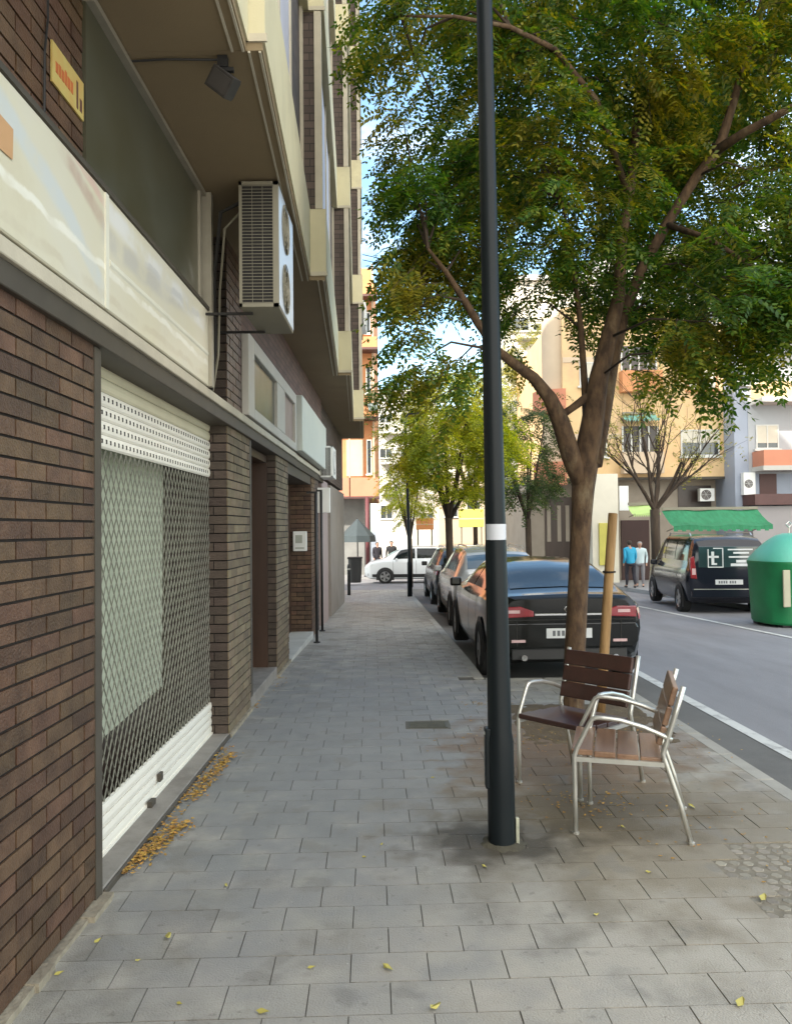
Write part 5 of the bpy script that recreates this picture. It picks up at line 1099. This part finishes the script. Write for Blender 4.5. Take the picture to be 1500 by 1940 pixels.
for xx in (1042, 1062, 1078): MB().box(X(xx, Y0), X(xx + 7, Y0), Y0 + .80, Y0 + .839, Z(1030, Y0), Z(960, Y0)).build('pilaster', M['ground_stone'], yb)
# curved peach balcony at its left end
mb = MB(); xc_, yc_ = X(1072, Y0), Y0 + .9; n = 14
pl = [(xc_, yc_)] + [(xc_ - 1.15 * math.sin(1.5708 * i / n) - .0, yc_ - 1.1 * math.cos(1.5708 * i / n)) for i in range(n + 1)]
for k in range(2): MB().prism(pl, Z(922, Y0) + 2.95 * k, Z(878, Y0) + 2.95 * k, 0).build('balcony', M['peach'], yb)
mb = MB(); pl2 = [(xc_ + .001, yc_)] + [(xc_ - .75 * math.sin(1.5708 * i / n), yc_ - .7 * math.cos(1.5708 * i / n)) for i in range(n + 1)]; mb.prism(pl2, zo - .1, 10.4); mb.build('corner_bay', M['plaster_cream'], yb)
def placed_box(name, m, x0, x1, y0, y1, z0, z1, label, cat, group=None, bevel=.01, m2=None):
    o = Vector(((x0 + x1) / 2, (y0 + y1) / 2, z0)); mb = MB(); mb.box(x0 - o.x, x1 - o.x, y0 - o.y, y1 - o.y, 0, z1 - z0); ob = mb.build(name, m, bevel=bevel); ob.location = o; return pr(ob, label, cat, group)
g_ = 'air conditioners across the street'
def ac_front(px0, px1, pyb, pyt, Y, label):
    x0, x1, z0, z1 = X(px0, Y), X(px1, Y), Z(pyb, Y), Z(pyt, Y); s = ac_unit('air_conditioner', (x0, Y - .3, z0), x1 - x0, .28, z1 - z0, label, g_, 1, grey=M['white'], rz=R(-90)); return s
ac_front(1320, 1347, 956, 932, Y0 + .55, 'white air conditioner in a dark opening above the green awning')
# green awning of the corner shop
def awning(px0, px1, pyt, pyb, Y, m, label, depth=1.1):
    x0, x1, zt, zb_ = X(px0, Y), X(px1, Y), Z(pyt, Y), Z(pyb, Y); s = empty('awning', ((x0 + x1) / 2, Y, zb_), 0, label, 'awning'); h = (x1 - x0) / 2; H_ = zt - zb_
    mb = MB(); n = 24
    for i in range(n):
        a, b = -h + 2 * h * i / n, -h + 2 * h * (i + 1) / n; sg = lambda x, t: -.10 * math.sin(3.1416 * t) + .03 * math.sin(x * 4.1)
        rows = [(0, H_), (.35, H_ * .78), (.7, H_ * .5), (1, H_ * .25), (1.0, 0 + .05 * (i % 2))]
        for q_ in range(4):
            (t0, z0), (t1, z1) = rows[q_], rows[q_ + 1]; mb.quad((a, -depth * t0, z0 + sg(a, t0)), (b, -depth * t0, z0 + sg(b, t0)), (b, -depth * t1 - .003 * q_, z1 + sg(b, t1) * (q_ < 3)), (a, -depth * t1 - .003 * q_, z1 + sg(a, t1) * (q_ < 3)))
    mb.build('canvas', m, s, fix=False); mb = MB(); mb.box(-h, h, -.08, .0, H_, H_ + .1); [mb.tube([(x, 0, 0), (x, -depth, H_ * .22)], .02, 5) for x in (-h * .9, h * .9)]; mb.build('frame', M['ac_grey'], s)
awning(1252, 1432, 972, 1012, 28.6, M['green_awning'], 'wide sagging dark green awning over the shop behind the black van', 1.2)
awning(1188, 1238, 962, 984, 29.5, M['green_pale'], 'small pale green awning behind the trunk of the bare tree', .7)
awning(1180, 1243, 790, 806, Y0 - .02, M['teal'], 'small teal awning over a loggia of the yellow block', .6)
placed_box('shopfront', mat('panel_cream', (.74, .70, .58), .6, 0, .1, 1), X(1120, 31), X(1170, 31), 31.0, 31.9, gz(32), Z(905, 32), 'bright cream shopfront panel left of the wooden stake', 'shopfront')
placed_box('yellow_banner', M['yellow'], X(1132, 31), X(1158, 31), 30.90, 30.98, Z(1075, 31), Z(995, 31), 'upright yellow banner in front of the cream shopfront', 'banner')
placed_box('hanging_sign', M['white'], X(1172, 31), X(1190, 31), 31.0, 31.06, Z(972, 31), Z(925, 31), 'plain white sign hanging above the cream shopfront', 'sign')
MB_ = MB(); MB_.box(X(1186, 32), X(1240, 32), 32.80, 32.89, gz(32), Z(990, 32)); MB_.build('shop_entrance', mat('entrance_brown', (.05, .022, .018), .6), yb)
# blue-grey block at the right edge
Y1 = 31.; gb = empty('grey_building', (0, 0, 0), 0, 'blue grey apartment block with balconies at the right edge', 'building')
x0 = X(1392, Y1); MB().box(x0, x0 + 12, Y1, Y1 + 12, -1.2, 14).build('wall', M['plaster_blue'], gb)
MB().box(X(1418, Y1), x0 + 12, Y1 - .02, Y1 + .01, Z(905, Y1), Z(640, Y1)).build('render_panel', M['plaster_grey'], gb)
for (pz, m_) in ((888, M['peach']), (762, M['plaster_yellow']), (640, M['plaster_grey'])):
    MB().box(X(1425, Y1), x0 + 9, Y1 - 1.0, Y1 - .022, Z(pz, Y1) - .1, Z(pz - 24, Y1)).build('balcony', m_, gb)
    MB().box(X(1425, Y1) - .05, x0 + 9.05, Y1 - 1.05, Y1 - .021, Z(pz, Y1) - .28, Z(pz, Y1) - .101).build('slab', M['plaster_white'], gb)
window(gb, X(1432, Y1), X(1475, Y1), Y1 - .022, Z(858, Y1), Z(812, Y1), blind=.7); window(gb, X(1432, Y1), X(1475, Y1), Y1 - .022, Z(735, Y1), Z(690, Y1), blind=.5)
window(gb, X(1400, Y1), X(1418, Y1), Y1 - .002, Z(735, Y1), Z(690, Y1), split=1, blind=.3)
MB().box(X(1405, Y1), x0 + 10, Y1 - 1.1, Y1 - .003, Z(965, Y1), Z(945, Y1)).build('ledge', M['brown_rail'], gb)
MB().box(X(1438, Y1), X(1470, Y1), Y1 - .03, Y1 - .002, Z(944, Y1), Z(905, Y1)).build('window', mat('wine_dark', (.07, .02, .015), .5), gb)
MB().box(X(1405, Y1), x0 + 10, Y1 - .9, Y1 - .024, -.7, Z(967, Y1)).build('ground_floor', mat('grey_pink', (.30, .28, .28), .8, 0, .1, 1), gb)
ac_front(1402, 1424, 945, 903, Y1, 'white air conditioner on the blue grey block beside the wine coloured window')
# orange block beyond the crossing
Y2 = 42.; ob_ = empty('orange_building', (0, 0, 0), 0, 'sunlit orange apartment block past the crossing, beyond the brick building', 'building')
xr = X(709, Y2); zb2, zt2 = Z(940, Y2), Z(500, Y2)
MB().box(-16, xr, Y2 + .6, Y2 + 12, zb2, zt2).build('wall', M['plaster_orange'], ob_)
MB().box(-16, xr - .6, Y2 + 1.0, Y2 + 11.9, gz(Y2) - .2, zb2 - .001).build('ground_floor', mat('shop_grey', (.22, .22, .21), .7, 0, .3, 1), ob_)
for (pb1, pb0, m_) in ((940, 905, M['peach']), (790, 765, M['plaster_orange']), (660, 640, M['plaster_orange']), (560, 540, M['plaster_orange'])):
    MB().box(-16, X(717, Y2), Y2 - .4, Y2 + .598, Z(pb1, Y2), Z(pb0, Y2)).build('balcony', m_, ob_)
    MB().box(-16.02, X(717, Y2) + .03, Y2 - .43, Y2 + .599, Z(pb1, Y2) - .12, Z(pb1, Y2) - .001).build('slab', M['brown_rail'], ob_)
for (a, b) in ((900, 830), (745, 690), (630, 585)):
    MB().box(X(655, Y2), X(688, Y2), Y2 + .54, Y2 + .598, Z(a, Y2), Z(b, Y2)).build('shutter', M['plaster_cream'], ob_)
    window(ob_, X(694, Y2), X(704, Y2), Y2 + .6, Z(a - 4, Y2), Z(b, Y2), split=1)
mb = MB(); mb.box(X(662, Y2), X(664, Y2), Y2 - .4, Y2 - .2, Z(940, Y2), Z(500, Y2)); mb.box(X(706, Y2), xr + .02, Y2 + .50, Y2 + .599, zb2, zt2 + .2); mb.build('corner_trim', M['plaster_cream'], ob_)
s = empty('balcony_plant', (X(708, Y2 - .3), Y2 - .5, Z(762, Y2)), 0, 'dark green bush trailing over a balcony of the orange block', 'plant')
P, D = [], []
for k in range(150): P.append(np.array(s.location) + rng.normal(0, 1, 3) * np.array([.38, .3, .5])); D.append(rng.normal(0, 1, 3))
quads_obj('foliage', compound(np.array(P), np.array(D), rng, L=.3, nl=3, ll=.17, lw=.08), LF_D, s, s.location)
mb = MB(); mb.extr([(-.22, -.5), (.22, -.5), (.28, -.1), (-.28, -.1)], 1, -.1, .15); mb.build('pot', mat('pot_grey', (.25, .3, .3), .7), s)
s = empty('awning_post', (X(695, 40), 40, gz(40)), 0, 'dark wine coloured post holding up the corner of the orange block', 'post'); mb = MB(); mb.tube([(0, 0, 0), (0, 0, zb2 - gz(40) - .12)], .10, 10); mb.build('shaft', M['wine'], s, smooth=True); mb = MB(); mb.box(-.18, .18, -.18, .18, -.001, .08); mb.build('base', M['black'], s)
s = empty('parasol', (X(676, 38.5), 38.5, gz(38.5)), 0, 'dark grey half open parasol outside the shops under the orange block', 'parasol')
mb = MB(); n = 8; hz = 2.9
mb.add([(0, 0, hz)] + [(.85 * math.cos(6.283 * i / n), .85 * math.sin(6.283 * i / n), hz - .85) for i in range(n)] + [(.9 * math.cos(6.283 * i / n), .9 * math.sin(6.283 * i / n), hz - 1.15) for i in range(n)], [(0, 1 + i, 1 + (i + 1) % n) for i in range(n)] + [(1 + i, 9 + i, 9 + (i + 1) % n, 1 + (i + 1) % n) for i in range(n)]); mb.build('canopy', mat('canvas_slate', (.045, .06, .065), .8), s, fix=False)
mb = MB(); mb.tube([(0, 0, 0), (0, 0, hz)], .03, 8); mb.build('shaft', M['black'], s)
s = empty('rubbish_bin', (X(671, 33.5), 33.5, gz(33.5)), 0, 'dark bin at the corner of the brick building before the white car', 'bin')
mb = MB(); loft([[(x * .25, y * .25, 0) for x, y, z in sup(0, 1)], [(x * .3, y * .3, 1.0) for x, y, z in sup(0, 1)]], mb); mb.build('body', M['black'], s); mb = MB(); mb.box(-.31, .31, -.31, .31, 1.0, 1.08); mb.build('lid', M['black'], s, bevel=.02)
pbx = at(660, 1000, 24.5).x
s = empty('bollard', (pbx, 24.5, gz(24.5)), 0, 'slim dark bollard on the pavement at the end of the brick building', 'bollard'); mb = MB(); mb.tube([(0, 0, 0), (0, 0, .9), (0, 0, .96)], [.05, .05, .03], 10); mb.build('shaft', M['black'], s, smooth=True); mb = MB(); mb.tube([(0, 0, .78), (0, 0, .83)], .053, 10); mb.build('band', M['alu'], s)
# pale blocks at the end of the street
def block(name, label, px0, px1, pyt, Y, m, rows, cols_, dep=10):
    e = empty(name, (0, 0, 0), 0, label, 'building', 'pale blocks closing the end of the street'); x0, x1, zt = X(px0, Y), X(px1, Y), Z(pyt, Y); MB().box(x0, x1, Y, Y + dep, -2, zt).build('wall', m, e)
    MB().box(x0 - .3, x1 + .3, Y - .3, Y + dep + .3, zt + .001, zt + .35).build('roof', M['plaster_white'], e)
    for r_ in range(rows):
        for c_ in range(cols_):
            xw = x0 + (x1 - x0) * (c_ + .5) / cols_; zw = 2.6 + r_ * 3.0
            if zw + 1.5 < zt: window(e, xw - .6, xw + .6, Y, zw, zw + 1.35, split=2, blind=random.choice((0, .3, .6, 1)))
        if r_ and r_ * 3 + 2.2 < zt: balcony(e, x0 + (x1 - x0) * .08, x0 + (x1 - x0) * .62, Y, 2.1 + r_ * 3.0, .8, .9, M['plaster_white'], m if r_ % 2 else None)
    return e
block('apartment_block', 'pale white apartment block glimpsed left of the yellow green tree', 712, 828, 745, 78, M['plaster_white'], 4, 3)
block('apartment_block', 'cream apartment block standing behind the lamp post at the street end', 832, 960, 800, 70, M['plaster_cream'], 3, 3)
block('apartment_block', 'tall bright cream block rising behind the fork of the big tree', 968, 1135, 535, 52, mat('plaster_bright', (.70, .64, .54), .85, 0, .1, .3), 5, 4)
block('apartment_block', 'tall pale block far behind the yellow block, hidden by foliage', 1150, 1500, 480, 62, M['plaster_white'], 5, 5)
def street_sign(m, a, b, y, zl, zh, label):
    x0, x1 = X(a, y), X(b, y); s = empty('street_sign', ((x0 + x1) / 2, y, gz(y)), 0, label, 'sign'); h = (x1 - x0) / 2; z0, z1 = Z(zl, y) - gz(y), Z(zh, y) - gz(y)
    MB().box(-h, h, -.1, .1, z0, z1).build('panel', m, s, bevel=.02)
    mb = MB(); mb.box(-h, h, -.115, -.101, z0 + (z1 - z0) * .42, z0 + (z1 - z0) * .5); mb.build('stripe', M['plaster_cream'], s)
    for sd in (-1, 1): MB().tube([(sd * h * .8, 0, 0), (sd * h * .8, 0, z0)], .05, 8).build('leg', M['ac_grey'], s)
street_sign(M['yellow'], 868, 915, 46, 1000, 966, 'plain yellow sign at the far end of the street left of the lamp post')
street_sign(mat('sign_orange', (.62, .27, .10), .6), 787, 820, 48, 1004, 982, 'small orange sign at the far end behind the slim lamp post')
placed_box('delivery_van', WP, X(785, 50), X(835, 50), 50, 52, gz(50) + .3, Z(1008, 50), 'white van side on beyond the crossing', 'van') if False else None
